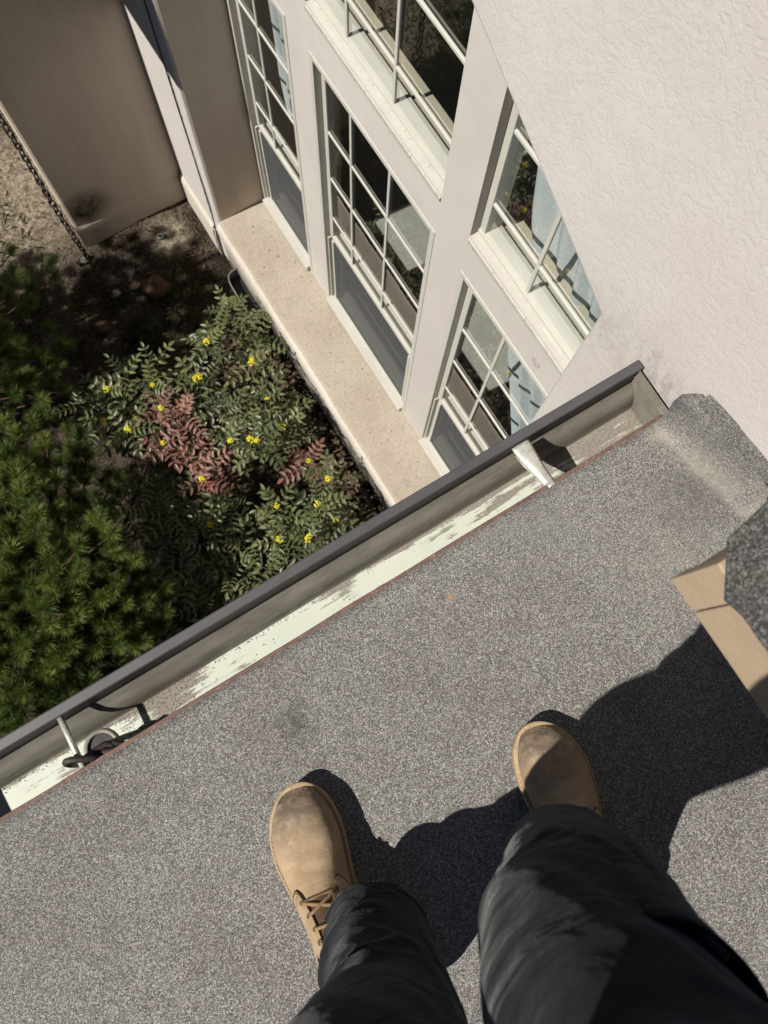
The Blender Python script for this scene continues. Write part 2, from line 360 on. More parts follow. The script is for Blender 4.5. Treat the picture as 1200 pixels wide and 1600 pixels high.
# ------------------------------------------------------------------ mesh helpers
def mesh_obj(name, verts, faces, mat, parent=None, smooth=False, mats=None, fmat=None):
    me = bpy.data.meshes.new(name)
    me.from_pydata([tuple(v) for v in verts], [], faces); me.update()
    for m in (mats or [mat]): me.materials.append(m)
    if fmat:
        for p, i in zip(me.polygons, fmat): p.material_index = i
    if smooth:
        for p in me.polygons: p.use_smooth = True
    o = bpy.data.objects.new(name, me); COL.objects.link(o)
    if parent is not None: o.parent = parent
    return o

def bm_obj(name, bm, mat, parent=None, smooth=False, mats=None, angle=None):
    bmesh.ops.recalc_face_normals(bm, faces=bm.faces)
    me = bpy.data.meshes.new(name); bm.to_mesh(me); bm.free()
    for m in (mats or [mat]): me.materials.append(m)
    if smooth:
        for p in me.polygons: p.use_smooth = True
        if angle is not None:
            try: me.set_sharp_from_angle(angle=angle)
            except Exception: pass
    o = bpy.data.objects.new(name, me); COL.objects.link(o)
    if parent is not None: o.parent = parent
    return o

def add_box(bm, lo, hi, bev=0.0):
    r = bmesh.ops.create_cube(bm, size=1.0)
    for v in r['verts']:
        v.co = Vector([(lo[i] + hi[i]) / 2 + v.co[i] * (hi[i] - lo[i]) for i in range(3)])
    if bev:
        es = list({e for v in r['verts'] for e in v.link_edges})
        bmesh.ops.bevel(bm, geom=es, offset=bev, segments=2, affect='EDGES', profile=0.5)

def box(name, lo, hi, mat, parent=None, bev=0.0):
    bm = bmesh.new(); add_box(bm, lo, hi, bev); return bm_obj(name, bm, mat, parent)

def prism_x(name, polys, pts, xa, xb, mat, parent=None, bev_loop=None, bev=0.012):
    "polys (index lists) over shared YZ points, given thickness from xa to xb"
    bm = bmesh.new()
    A = [bm.verts.new((xa, p[0], p[1])) for p in pts]; B = [bm.verts.new((xb, p[0], p[1])) for p in pts]
    cnt = {}
    for pl in polys:
        bm.faces.new([A[i] for i in pl]); bm.faces.new([B[i] for i in reversed(pl)])
        for i in range(len(pl)):
            a, b = pl[i], pl[(i + 1) % len(pl)]
            cnt[(min(a, b), max(a, b))] = cnt.get((min(a, b), max(a, b)), 0) + 1
    for (a, b), c in cnt.items():
        if c == 1: bm.faces.new([A[a], A[b], B[b], B[a]])
    if bev_loop:
        bm.edges.ensure_lookup_table(); es = []
        n = len(bev_loop)
        for i in range(n):
            e = bm.edges.get((A[bev_loop[i]], A[bev_loop[(i + 1) % n]]))
            if e: es.append(e)
        bmesh.ops.recalc_face_normals(bm, faces=bm.faces)
        bmesh.ops.bevel(bm, geom=es, offset=bev, segments=3, affect='EDGES', profile=0.5)
    return bm_obj(name, bm, mat, parent)

def sweep(name, pts, rx, mat, parent=None, n=10, ry=None, up=(0, 0, 1), closed=False, disp=None, cap=True):
    V, F = sweep_geo(pts, rx, n, ry, up, closed, disp, cap)
    return mesh_obj(name, V, F, mat, parent, smooth=True)

def sweep_geo(pts, rx, n=10, ry=None, up=(0, 0, 1), closed=False, disp=None, cap=True, base=0):
    pts = [Vector(p) for p in pts]; m = len(pts)
    if not isinstance(rx, (list, tuple)): rx = [rx] * m
    if ry is None: ry = rx
    elif not isinstance(ry, (list, tuple)): ry = [ry] * m
    V = []; F = []
    side = None
    for i in range(m):
        if closed: t = pts[(i + 1) % m] - pts[i - 1]
        else: t = pts[min(i + 1, m - 1)] - pts[max(i - 1, 0)]
        t.normalize()
        if side is None:
            u = Vector(up)
            if abs(t.dot(u)) > 0.95: u = Vector((1, 0, 0))
            side = t.cross(u).normalized()
        else:
            side = (side - t * side.dot(t)).normalized()
        nb = side.cross(t)
        for k in range(n):
            a = 2 * math.pi * k / n
            r = 1.0
            off = side * (math.cos(a) * rx[i]) + nb * (math.sin(a) * ry[i])
            if disp: off *= 1 + disp(i / (m - 1), a)
            V.append(pts[i] + off)
    for i in range(m if closed else m - 1):
        j = (i + 1) % m
        for k in range(n):
            k2 = (k + 1) % n
            F.append((base + i * n + k, base + i * n + k2, base + j * n + k2, base + j * n + k))
    if cap and not closed:
        F.append(tuple(base + k for k in reversed(range(n)))); F.append(tuple(base + (m - 1) * n + k for k in range(n)))
    return V, F

def thing(name, label, cat, loc=(0, 0, 0), group=None):
    o = bpy.data.objects.new(name, None); COL.objects.link(o)
    o.location = loc; o['label'] = label; o['category'] = cat
    o.empty_display_size = 0.1
    if group: o['group'] = group
    return o
def tag(o, label, cat, group=None):
    o['label'] = label; o['category'] = cat
    if group: o['group'] = group
    return o
def struct(o): o['kind'] = 'structure'; return o
def stuff(o): o['kind'] = 'stuff'; return o
def inst(name, me, parent, mw):
    o = bpy.data.objects.new(name, me); COL.objects.link(o); o.parent = parent; o.matrix_local = mw; return o
def smooth01(t): t = max(0.0, min(1.0, t)); return t * t * (3 - 2 * t)
def cr(pts, n):
    "Catmull-Rom through tuples of any length"
    out = []
    P = [pts[0]] + list(pts) + [pts[-1]]
    for i in range(1, len(P) - 2):
        for k in range(n):
            t = k / n
            out.append(tuple(0.5 * (2 * P[i][j] + (P[i + 1][j] - P[i - 1][j]) * t + (2 * P[i - 1][j] - 5 * P[i][j] + 4 * P[i + 1][j] - P[i + 2][j]) * t * t
                       + (3 * P[i][j] - P[i - 1][j] - 3 * P[i + 1][j] + P[i + 2][j]) * t ** 3) for j in range(len(P[i]))))
    out.append(tuple(pts[-1])); return out

# ------------------------------------------------------------------ ground
X1, X0 = 0.741, 1.072
LZ = 0.51                                  # top of the ledge
gv, gf = [], []
xs = [-120, -40, -12, -6] + [-4 + 0.1 * i for i in range(56)] + [2.0, 5.2, 8, 40, 120]
ys = [-120, -40, -10, -3] + [-1 + 0.1 * i for i in range(76)] + [8, 14, 40, 120]
for y in ys:
    for x in xs:
        z = 0.0
        if -4 < x < 1.2 and -1 < y < 6.4: z = 0.03 * mnoise.noise(Vector((x * 2.1, y * 2.1, 0))) + 0.012 * mnoise.noise(Vector((x * 7, y * 7, 3)))
        gv.append((x, y, z))
nx = len(xs)
for j in range(len(ys) - 1):
    for i in range(nx - 1):
        if 1.19 < xs[i] < 5.1 and -0.61 < ys[j] < 4.59: continue        # the room stands here
        gf.append((j * nx + i, j * nx + i + 1, (j + 1) * nx + i + 1, (j + 1) * nx + i))
ground = struct(mesh_obj('ground', gv, gf, M['soil'], smooth=True))

# ------------------------------------------------------------------ house: walls, ledge, windows
house = thing('stucco_house', 'cream stucco house wall with a recessed bank of gridded windows over a sandy ledge', 'house', (X1, 1.6, 0))
HM = Matrix.Translation((-X1, -1.6, 0))
def hpart(o, parent=None):
    "parts of the house are modelled in world coordinates"
    o.parent = parent or house
    o.matrix_parent_inverse = Matrix.Translation((-X1, -1.6, 0)) if parent is None else Matrix.Identity(4)
    return o
# main wall: points are (y, z)
YJ, YR, YD = 2.93, 0.345, 3.556
pk = (1.64, 3.623 + 0.486 * (1.64 - 0.345))
zl = pk[1] - 0.486 * (YJ - pk[0])
wp = [(-6, -0.2), (YR, -0.2), (YR, LZ - 0.12), (YR, 3.623), pk, (YJ, zl), (YJ, LZ - 0.12), (YJ, -0.2), (YD, -0.2), (YD, 4.40), (-0.06, 4.44), (pk[0], 5.27), (-0.06, 4.30), (-6, 4.30)]
polys = [[0, 1, 2, 3, 4, 11, 10, 12, 13], [4, 5, 6, 7, 8, 9, 11]]
mw_ = hpart(prism_x('main_wall', polys, wp, X1, X0 + 0.14, M['stucco'], None, [3, 4, 5, 6][0:3] and [2, 3, 4, 5, 6], 0.014))
# wing wall (shaded pier) and its eave
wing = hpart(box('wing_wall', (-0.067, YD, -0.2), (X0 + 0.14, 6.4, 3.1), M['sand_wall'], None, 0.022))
bmj = bmesh.new()                                            # left return of the recess and the narrow front strip get the sand finish
add_box(bmj, (X1 + 0.016, YJ - 0.004, LZ), (X0 + 0.002, YJ + 0.002, 3.3))
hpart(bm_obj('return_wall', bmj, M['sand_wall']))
def course(name, pts, parent=None):
    return hpart(sweep(name, pts, 0.02, M['ledge_face']))
bmc = bmesh.new()
# base course: a slight flare along wing wall and strip
def flare(bm, pts, nrm, z1, out):
    "vertical band with a sloped top against a wall line"
    prof = [(0.0, z1 + 0.03), (out * 0.8, z1), (out, z1 - 0.03), (out, -0.1), (0.0, -0.1)]
    rows = []
    for p in pts:
        rows.append([bm.verts.new((p[0] + nrm[0] * o_, p[1] + nrm[1] * o_, z)) for o_, z in prof])
    for a, b in zip(rows[:-1], rows[1:]):
        for i in range(len(prof) - 1): bm.faces.new([a[i], a[i + 1], b[i + 1], b[i]])
    bm.faces.new(rows[0]); bm.faces.new(list(reversed(rows[-1])))
flare(bmc, [(-0.067, YD - 0.001), (X1 - 0.02, YD - 0.001)], (0, -1), 0.20, 0.012)
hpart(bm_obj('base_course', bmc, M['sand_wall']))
bmc = bmesh.new()
flare(bmc, [(X1 - 0.001, YD - 0.014), (X1 - 0.001, YJ + 0.10)], (-1, 0), 0.26, 0.022)
hpart(bm_obj('base_course', bmc, M['ledge_face']))
# wing roof overhang with its gutter board
bme = bmesh.new()
add_box(bme, (-0.17, 2.97, 2.72), (X1 - 0.003, YD + 0.3, 2.80))
add_box(bme, (-0.17, YD + 0.301, 2.72), (-0.07, 6.4, 2.80))
we = hpart(bm_obj('wing_eave', bme, M['tanboard']))
# ledge with a rounded nose
prof = [(X0 + 0.14, -0.15), (X1 - 0.004, -0.15), (X1 - 0.010, LZ - 0.19), (X1 - 0.022, LZ - 0.15), (X1 - 0.026, LZ - 0.06), (X1 - 0.020, LZ - 0.03), (X1 - 0.004, LZ - 0.006), (X1 + 0.02, LZ), (X0 + 0.14, LZ + 0.004)]
bml = bmesh.new(); rows = []
NYL = 60
for j in range(NYL + 1):
    y = YR + 0.001 + (YJ - 0.002 - YR) * j / NYL
    rows.append([bml.verts.new((px + (0.006 * mnoise.noise(Vector((y * 5, px * 3, z * 9))) if 0 < i < 7 else 0), y, z)) for i, (px, z) in enumerate(prof)])
for a, b in zip(rows[:-1], rows[1:]):
    for i in range(len(prof) - 1):
        f = bml.faces.new([a[i], a[i + 1], b[i + 1], b[i]]); f.smooth = True
        f.material_index = 0 if i >= 6 else 1
hpart(bm_obj('sill_ledge', bml, None, None, mats=[M['ledge'], M['ledge_face']]))

# window bank: stucco bands (y, z)
ROWS = [0.545, 2.44, 2.655]                 # lower sill, lower head, upper sill
COLS = [(0.44, 1.048), (1.222, 2.125), (2.31, 2.918)]
def rake(y): return pk[1] - 0.486 * abs(y - pk[0]) - 0.10
bmb = bmesh.new()
def slab(ylo, yhi, z0, z1, z1b=None):
    z1b = z1 if z1b is None else z1b
    vs_ = []
    for x in (X0, X0 + 0.125):
        vs_ += [bmb.verts.new((x, ylo, z0)), bmb.verts.new((x, yhi, z0)), bmb.verts.new((x, yhi, z1b)), bmb.verts.new((x, ylo, z1))]
    for f in ((0, 1, 2, 3), (7, 6, 5, 4), (0, 4, 5, 1), (1, 5, 6, 2), (2, 6, 7, 3), (3, 7, 4, 0)): bmb.faces.new([vs_[i] for i in f])
slab(YR - 0.05, YJ + 0.05, ROWS[1], ROWS[2])
slab(YR - 0.05, YJ + 0.05, LZ - 0.05, ROWS[0])
edges_y = [YR - 0.05, COLS[0][0], COLS[0][1], COLS[1][0], COLS[1][1], COLS[2][0], COLS[2][1], YJ + 0.05]
for a, b in ((0, 1), (2, 3), (4, 5), (6, 7)):
    slab(edges_y[a], edges_y[b], ROWS[0], ROWS[1])
    slab(edges_y[a], edges_y[b], ROWS[2], 4.6)
for (a, b) in COLS:                           # gable infill over the raked heads
    ms = sorted({a, b} | ({pk[0]} if a < pk[0] < b else set()))
    for p, q in zip(ms[:-1], ms[1:]):
        vs_ = []
        for x in (X0, X0 + 0.125):
            vs_ += [bmb.verts.new((x, p, rake(p))), bmb.verts.new((x, q, rake(q))), bmb.verts.new((x, q, 4.6)), bmb.verts.new((x, p, 4.6))]
        for f in ((0, 1, 2, 3), (7, 6, 5, 4), (0, 4, 5, 1), (1, 5, 6, 2), (2, 6, 7, 3), (3, 7, 4, 0)): bmb.faces.new([vs_[i] for i in f])
bmesh.ops.remove_doubles(bmb, verts=bmb.verts, dist=0.0005)
hpart(bm_obj('window_surround', bmb, M['stucco_band']))

GX = X0 + 0.040                              # glass plane
MUNT_H = (1.40, 1.715, 2.03)
def bars(bm, items, bev=0.0):
    for lo, hi in items: add_box(bm, lo, hi, bev)
def wpart(name, items, mat, parent, bev=0.0015):
    bm = bmesh.new(); bars(bm, items, bev); o = bm_obj(name, bm, mat); o.parent = parent; return o
def lower_window(y0, y1, vm):
    z0, z1 = ROWS[0], ROWS[1]
    # casing (the window's own mesh): slim vinyl flange, standing 4 mm proud of the stucco
    f = 0.026
    bm = bmesh.new()
    xa, xb = X0 - 0.004, X0 + 0.10
    bars(bm, [((xa, y0, z0), (xb, y0 + f, z1)), ((xa, y1 - f, z0), (xb, y1, z1)), ((xa, y0 + f, z1 - f), (xb, y1 - f, z1)), ((xa - 0.022, y0 + f, z0 - 0.02), (xb, y1 - f, z0 + 0.022))], 0.002)
    win = bm_obj('window', bm, M['vinyl']); hpart(win)
    a, b = y0 + f, y1 - f
    zr = 1.215
    # upper sash: stiles, rails
    s = 0.032; xs0, xs1 = X0 + 0.030, X0 + 0.064
    wpart('sash', [((xs0, a, zr), (xs1, a + s, z1 - f)), ((xs0, b - s, zr), (xs1, b, z1 - f)), ((xs0, a + s, z1 - f - s), (xs1, b - s, z1 - f)),
                   ((xs0 - 0.004, a + s, zr - 0.012), (GX + 0.006, b - s, zr + 0.020))], M['vinyl'], win)
    # lower sash, set one track further in
    xl0, xl1 = X0 + 0.070, X0 + 0.100
    wpart('sash', [((xl0, a, z0 + 0.022), (xl1, a + s, zr + 0.03)), ((xl0, b - s, z0 + 0.022), (xl1, b, zr + 0.03)), ((xl0, a + s, z0 + 0.022), (xl1, b - s, z0 + 0.07)), ((xl0, a + s, zr - 0.005), (xl1, b - s, zr + 0.015))], M['vinyl'], win)
    # screen frame and mesh over the lower half, jamb tracks beside it
    fs = 0.016
    wpart('screen_frame', [((X0 + 0.020, a + 0.03, z0 + 0.024), (X0 + 0.030, a + 0.03 + fs, zr - 0.014)), ((X0 + 0.020, b - 0.03 - fs, z0 + 0.024), (X0 + 0.030, b - 0.03, zr - 0.014)),
                           ((X0 + 0.020, a + 0.03 + fs, z0 + 0.024), (X0 + 0.030, b - 0.03 - fs, z0 + 0.024 + fs))], M['vinyl'], win, 0.001)
    wpart('jamb_track', [((X0 + 0.012, a, z0 + 0.024), (X0 + 0.064, a + 0.010, zr - 0.014)), ((X0 + 0.034, a + 0.0101, z0 + 0.024), (X0 + 0.042, a + 0.028, zr - 0.014))], M['vinyl'], win, 0.001)
    wpart('jamb_track', [((X0 + 0.012, b - 0.010, z0 + 0.024), (X0 + 0.064, b, zr - 0.014)), ((X0 + 0.034, b - 0.028, z0 + 0.024), (X0 + 0.042, b - 0.0101, zr - 0.014))], M['vinyl'], win, 0.001)
    sc_ = mesh_obj('insect_screen', [(X0 + 0.025, a + 0.04, z0 + 0.03), (X0 + 0.025, b - 0.04, z0 + 0.03), (X0 + 0.025, b - 0.04, zr - 0.014), (X0 + 0.025, a + 0.04, zr - 0.014)], [(0, 1, 2, 3)], M['screen'], win)
    mw2 = 0.0075
    zs = [zr + 0.020] + list(MUNT_H) + [z1 - f - s]
    ysl = [a + s] + list(vm) + [b - s]
    for y in vm: wpart('muntin', [((GX - 0.009, y - mw2, zs[0]), (GX - 0.001, y + mw2, zs[-1]))], M['vinyl'], win, 0.002)
    for z in MUNT_H: wpart('muntin', [((GX - 0.0095, ysl[0], z - mw2), (GX - 0.0015, ysl[-1], z + mw2))], M['vinyl'], win, 0.002)
    for p, q in zip(ysl[:-1], ysl[1:]):
        for r_, t_ in zip(zs[:-1], zs[1:]):
            mesh_obj('pane', [(GX, p, r_), (GX, q, r_), (GX, q, t_), (GX, p, t_)], [(0, 1, 2, 3)], M['glass'], win)
    mesh_obj('pane', [(X0 + 0.085, a + s, z0 + 0.07), (X0 + 0.085, b - s, z0 + 0.07), (X0 + 0.085, b - s, zr - 0.005), (X0 + 0.085, a + s, zr - 0.005)], [(0, 1, 2, 3)], M['glass'], win)
    # inner stool and apron seen through the glass
    wpart('stool', [((X0 + 0.142, y0 - 0.04, z0 - 0.015), (X0 + 0.165, y1 + 0.04, z0 + 0.008))], M['wood'], win, 0.004)
    return win
def upper_window(y0, y1, vm):
    z0 = ROWS[2]
    f = 0.028
    xa, xb = X0 + 0.036, X0 + 0.105
    ys_ = sorted({y0, y1} | ({pk[0]} if y0 < pk[0] < y1 else set()))
    bm = bmesh.new()
    bars(bm, [((xa, y0, z0 + 0.022), (xb, y0 + f, rake(y0) - 0.012)), ((xa, y1 - f, z0 + 0.022), (xb, y1, rake(y1) - 0.012)), ((xa - 0.006, y0, z0 - 0.01), (xb, y1, z0 + 0.022))], 0.002)
    for p, q in zip(ys_[:-1], ys_[1:]):
        vs_ = []
        for x in (xa, xb):
            vs_ += [bm.verts.new((x, p, rake(p) - f)), bm.verts.new((x, q, rake(q) - f)), bm.verts.new((x, q, rake(q) + 0.003)), bm.verts.new((x, p, rake(p) + 0.003))]
        for fc in ((0, 1, 2, 3), (7, 6, 5, 4), (0, 4, 5, 1), (1, 5, 6, 2), (2, 6, 7, 3), (3, 7, 4, 0)): bm.faces.new([vs_[i] for i in fc])
    win = bm_obj('raked_window', bm, M['vinyl']); hpart(win)
    # sloping outer sill, dirty
    s_ = mesh_obj('sill', [(X0 - 0.006, y0 + .001, z0 - 0.012), (X0 - 0.006, y1 - .001, z0 - 0.012), (xa + 0.01, y1 - .001, z0 + 0.012), (xa + 0.01, y0 + .001, z0 + 0.012),
                           (X0 - 0.006, y0 + .001, z0 - 0.03), (X0 - 0.006, y1 - .001, z0 - 0.03)], [(0, 1, 2, 3), (4, 5, 1, 0)], M['sill'], win)
    g = X0 + 0.050; mw2 = 0.0075
    a, b = y0 + f, y1 - f
    zt = z0 + 0.022
    zs = [2.835, 3.16, 3.48]
    ysl = [a] + list(vm) + [b]
    for y in vm: wpart('muntin', [((g - 0.012, y - mw2, zt), (g - 0.001, y + mw2, rake(y) - f))], M['vinyl'], win, 0.003)
    def span(z):                             # where the raked head leaves room at height z
        lo, hi = a, b
        d = (pk[1] - 0.10 - f - z) / 0.486
        return max(lo, pk[0] - d), min(hi, pk[0] + d)
    for z in zs:
        lo, hi = span(z)
        if hi - lo > 0.05: wpart('muntin', [((g - 0.0125, lo, z - mw2), (g - 0.0015, hi, z + mw2))], M['vinyl'], win, 0.003)
    cells = [zt] + zs + [3.9]
    for p, q in zip(ysl[:-1], ysl[1:]):
        for r_, t_ in zip(cells[:-1], cells[1:]):
            top = [min(t_, rake(p) - f), min(t_, rake(q) - f)]
            if max(top) - r_ < 0.02: continue
            mesh_obj('pane', [(g, p, r_), (g, q, r_), (g, q, max(top[1], r_ + 1e-3)), (g, p, max(top[0], r_ + 1e-3))], [(0, 1, 2, 3)], M['glass'], win)
    wpart('stool', [((X0 + 0.108, y0 - 0.03, z0 - 0.03), (X0 + 0.150, y1 + 0.03, z0 + 0.004)), ((X0 + 0.152, y0 - 0.03, z0 - 0.05), (X0 + 0.205, y1 + 0.03, z0 - 0.012))], M['wood'], win, 0.003)
    return win
lower_window(*COLS[0], (0.780,)); lower_window(*COLS[1], (1.583, 1.877)); lower_window(*COLS[2], (2.690,))
upper_window(*COLS[0], (0.775,)); upper_window(*COLS[1], (1.599, 1.909)); upper_window(*COLS[2], (2.60,))
# dark room behind
ix0, ix1, iy0, iy1, iz0, iz1 = X0 + 0.142, 5.2, -0.6, 4.6, -0.18, 4.29
V = [(x, y, z) for x in (ix0, ix1) for y in (iy0, iy1) for z in (iz0, iz1)]
room = mesh_obj('room', V, [(4, 5, 7, 6), (0, 1, 5, 4), (2, 6, 7, 3), (1, 3, 7, 5)], M['room']); hpart(room)
mesh_obj('floor', [(ix0, iy0, iz0), (ix1, iy0, iz0), (ix1, iy1, iz0), (ix0, iy1, iz0)], [(0, 1, 2, 3)], M['floor'], room)
# house body under our roof
hpart(box('lower_wall', (-6.0, -0.75, -0.2), (X1 - 0.003, -0.45, 3.52), M['stucco']))
hpart(box('soffit', (-6.0, -0.449, 3.50), (X1 - 0.003, 0.070, 3.518), M['tanboard']))
hpart(box('fascia_board', (-6.0, 0.071, 3.44), (X1 - 0.003, 0.090, 3.630), M['tanboard']))

# ------------------------------------------------------------------ our roof
SL = 0.15
def zr_(y): return 3.655 + SL * (0.11 - y)
def lift(x, y):
    t = (x - (0.682 + 0.19 * (0.066 - y) * 0.6)) / 0.052
    return 0.088 * (smooth01(t) * 0.55 + 0.45 * max(0, min(1.25, t)) ** 1.6 if t > 0 else 0)
rxs = [-6, -3, -1.5] + [-0.9 + 0.03 * i for i in range(50)] + [0.60 + 0.0085 * i for i in range(17)]
rxs = sorted(set(round(x, 4) for x in rxs if x <= 0.737))
rys = [0.111 - 0.02 * i for i in range(45)] + [-1, -1.4, -2, -3, -5, -6]
rv, rf = [], []
for y in rys:
    for x in rxs:
        z = zr_(y) + lift(x, y) * (1.0 if y < 0.09 else 0.98)
        z += 0.0035 * mnoise.noise(Vector((x * 4, y * 4, 1))) + 0.0012 * mnoise.noise(Vector((x * 14, y * 14, 5)))
        yy = y + (0.0022 * mnoise.noise(Vector((x * 30, 0, 2))) + 0.0015 * mnoise.noise(Vector((x * 110, 0, 7))) if y > 0.105 else 0)
        if x > 0.70 and y > 0.08: yy += 0.012 * smooth01((x - 0.695) / 0.02) - 0.022 * max(0, (x - 0.72) / 0.017)
        xx = x
        if x > 0.73: xx = x - 0.002 + 0.003 * mnoise.noise(Vector((0, y * 40, 9)))
        rv.append((xx, yy, z))
n = len(rxs)
for j in range(len(rys) - 1):
    for i in range(n - 1): rf.append((j * n + i, (j + 1) * n + i, (j + 1) * n + i + 1, j * n + i + 1))
roof = struct(mesh_obj('roof', rv, rf, M['roof'], smooth=True))
sd = roof.modifiers.new('thick', 'SOLIDIFY'); sd.thickness = 0.004; sd.offset = -1
# drip edge metal under the roofing, showing 8 mm
bmd = bmesh.new(); rows = []
for i in range(120):
    x = -6 + 4.5 * (i / 19) if i < 20 else -1.5 + (X1 - 0.03 + 1.5) * (i - 19) / 100
    j = 0.0012 * mnoise.noise(Vector((x * 9, 1, 4)))
    rows.append([bmd.verts.new(p) for p in ((x, 0.092, 3.6475), (x, 0.1175 + j, 3.6475), (x, 0.1187 + j, 3.645), (x, 0.118 + j, 3.633), (x, 0.092, 3.6435))])
for a, b in zip(rows[:-1], rows[1:]):
    for i in range(4): bmd.faces.new([a[i], a[i + 1], b[i + 1], b[i]]).smooth = False
de = bm_obj('drip_edge', bmd, M['drip'], roof)
# mastic smear where the roofing is turned up against the wall
mv, mf = [], []
NN = 160
for i in range(NN + 1):
    y = 0.096 - 1.2 * i / NN
    zt = zr_(y) + 0.098 + (0.005 * mnoise.noise(Vector((y * 12, 0, 0))) + 0.0015 * mnoise.noise(Vector((y * 50, 2, 0))))
    up_ = 0.003 + 0.008 * (0.5 + mnoise.noise(Vector((y * 11, 4, 0))))
    for (dx, dz) in ((-0.014, -0.018), (-0.009, -0.003), (-0.005, up_ * 0.6), (-0.001, up_)):
        mv.append((X1 + dx, y, zt + dz))
for i in range(NN):
    for k in range(3): mf.append((i * 4 + k, i * 4 + k + 1, i * 4 + 5 + k, i * 4 + 4 + k))
mesh_obj('mastic_strip', mv, mf, M['mastic'], roof, smooth=True)

# ------------------------------------------------------------------ upper roof corner at the right
ue = thing('upper_eave', 'tan fascia corner of a higher roof with dark granule shingles overhanging it', 'eave', (0.30, -0.08, 4.25))
UI = Matrix.Translation((-0.30, -0.08 * -1, -4.25))
def upart(o): o.parent = ue; o.matrix_parent_inverse = UI; return o
upart(box('fascia_board', (0.296, -4.0, 4.246), (0.315, -0.1075, 4.343), M['tanboard'], None, 0.0018))
upart(box('fascia_board', (0.2955, -0.1062, 4.2465), (0.315, -0.071, 4.343), M['tanboard'], None, 0.0018))
upart(box('end_board', (0.3155, -0.091, 4.250), (X1 - 0.002, -0.0735, 4.343), M['tanboard'], None, 0.0018))
upart(box('soffit', (0.3155, -4.0, 4.262), (X1 - 0.002, -0.0915, 4.270), M['tanboard']))
shp = [(0.280, -4.0), (0.2815, -1.2), (0.2835, -0.145), (0.2835, -0.114), (0.279, -0.096), (0.309, -0.058), (0.352, -0.050), (0.45, -0.044), (X1 - 0.003, -0.040), (X1 + 0.002, -0.064), (3.4, -0.064), (3.4, -4.0), (X1 + 0.002, -4.0)]
bms = bmesh.new()
for k, (dz, ins, endy) in enumerate(((0.0, 0.004, -0.06), (0.0050, 0.0, None))):
    lo = [bms.verts.new((x + ins, y - (0.004 if k == 0 else 0), 4.3445 + dz + (0.10 * (x - 0.28) if x < X1 else 0.046 + 0.25 * (x - X1)))) for x, y in shp]
    hi = [bms.verts.new((v.co.x, v.co.y, v.co.z + 0.0045)) for v in lo]
    bms.faces.new(hi); bms.faces.new(list(reversed(lo)))
    for i in range(len(shp)):
        j = (i + 1) % len(shp); bms.faces.new([lo[i], lo[j], hi[j], hi[i]])
upart(bm_obj('shingle', bms, M['shingle']))

# ------------------------------------------------------------------ gutter
gut = thing('gutter', 'long eave gutter with dark rolled lip and worn cream trough', 'gutter', (0.06, 0.16, 3.53))
GI = Matrix.Translation((-0.06, -0.16, -3.53))
def gpart(o): o.parent = gut; o.matrix_parent_inverse = GI; return o
GX0, GX1 = -0.725, X1 - 0.004
tp = [(0.0925, 3.640), (0.0925, 3.532), (0.095, 3.530), (0.1705, 3.530), (0.1725, 3.534), (0.1755, 3.550), (0.181, 3.567), (0.191, 3.582), (0.2055, 3.594), (0.2105, 3.606), (0.2115, 3.642)]
OUT = [-0.434, 0.1415, 0.0255]                 # outlet
def trough():
    bm = bmesh.new()
    hw = 0.036
    xs_ = sorted([GX0 + (GX1 - GX0) * i / 70 for i in range(71) if abs(GX0 + (GX1 - GX0) * i / 70 - OUT[0]) > hw + 0.001] + [OUT[0] - hw, OUT[0] + hw])
    rows = []
    for x in xs_:
        j = 0.0012 * mnoise.noise(Vector((x * 3, 2, 2)))
        rows.append([bm.verts.new((x, y + j, z)) for y, z in tp])
    for a, b in zip(rows[:-1], rows[1:]):
        for i in range(len(tp) - 1):
            if i == 2 and abs((a[0].co.x + b[0].co.x) / 2 - OUT[0]) < 0.01:      # the plate round the outlet
                P = [a[2], b[2], b[3], a[3]]
                n = 32; circ = []; rim = []
                for k in range(n):
                    t = 2 * math.pi * k / n + math.pi / 4 + math.pi
                    circ.append(bm.verts.new((OUT[0] + math.cos(t) * OUT[2], OUT[1] + math.sin(t) * OUT[2], 3.530)))
                    e, u = divmod(k, n // 4); u /= n / 4
                    rim.append(P[e] if u == 0 else bm.verts.new(P[e].co.lerp(P[(e + 1) % 4].co, u)))
                for k in range(n): bm.faces.new([rim[k], rim[(k + 1) % n], circ[(k + 1) % n], circ[k]])
                continue
            bm.faces.new([a[i], b[i], b[i + 1], a[i + 1]]).smooth = i > 3
    return bm
tr = gpart(bm_obj('trough', trough(), M['gutter']))
lp = [(0.2075, 3.6470), (0.2095, 3.6492), (0.2240, 3.6490), (0.2262, 3.6470), (0.2265, 3.636), (0.2225, 3.633), (0.2215, 3.6435), (0.2100, 3.6445)]
bm = bmesh.new(); rows = []
for i in range(71):
    x = GX0 + (GX1 - GX0) * i / 70
    j = 0.0012 * mnoise.noise(Vector((x * 3, 2, 2)))
    rows.append([bm.verts.new((x, y + j, z)) for y, z in lp])
for a, b in zip(rows[:-1], rows[1:]):
    for i in range(len(lp)): bm.faces.new([a[i], a[(i + 1) % len(lp)], b[(i + 1) % len(lp)], b[i]])
bm.faces.new(rows[0]); bm.faces.new(list(reversed(rows[-1])))
gpart(bm_obj('rolled_lip', bm, M['lip']))
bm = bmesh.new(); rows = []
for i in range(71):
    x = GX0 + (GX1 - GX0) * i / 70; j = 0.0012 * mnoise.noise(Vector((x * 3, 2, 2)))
    rows.append([bm.verts.new((x, y + j, z)) for y, z in ((0.2077, 3.6468), (0.2070, 3.6200), (0.2066, 3.5955), (0.2074, 3.5955), (0.2084, 3.6468))])
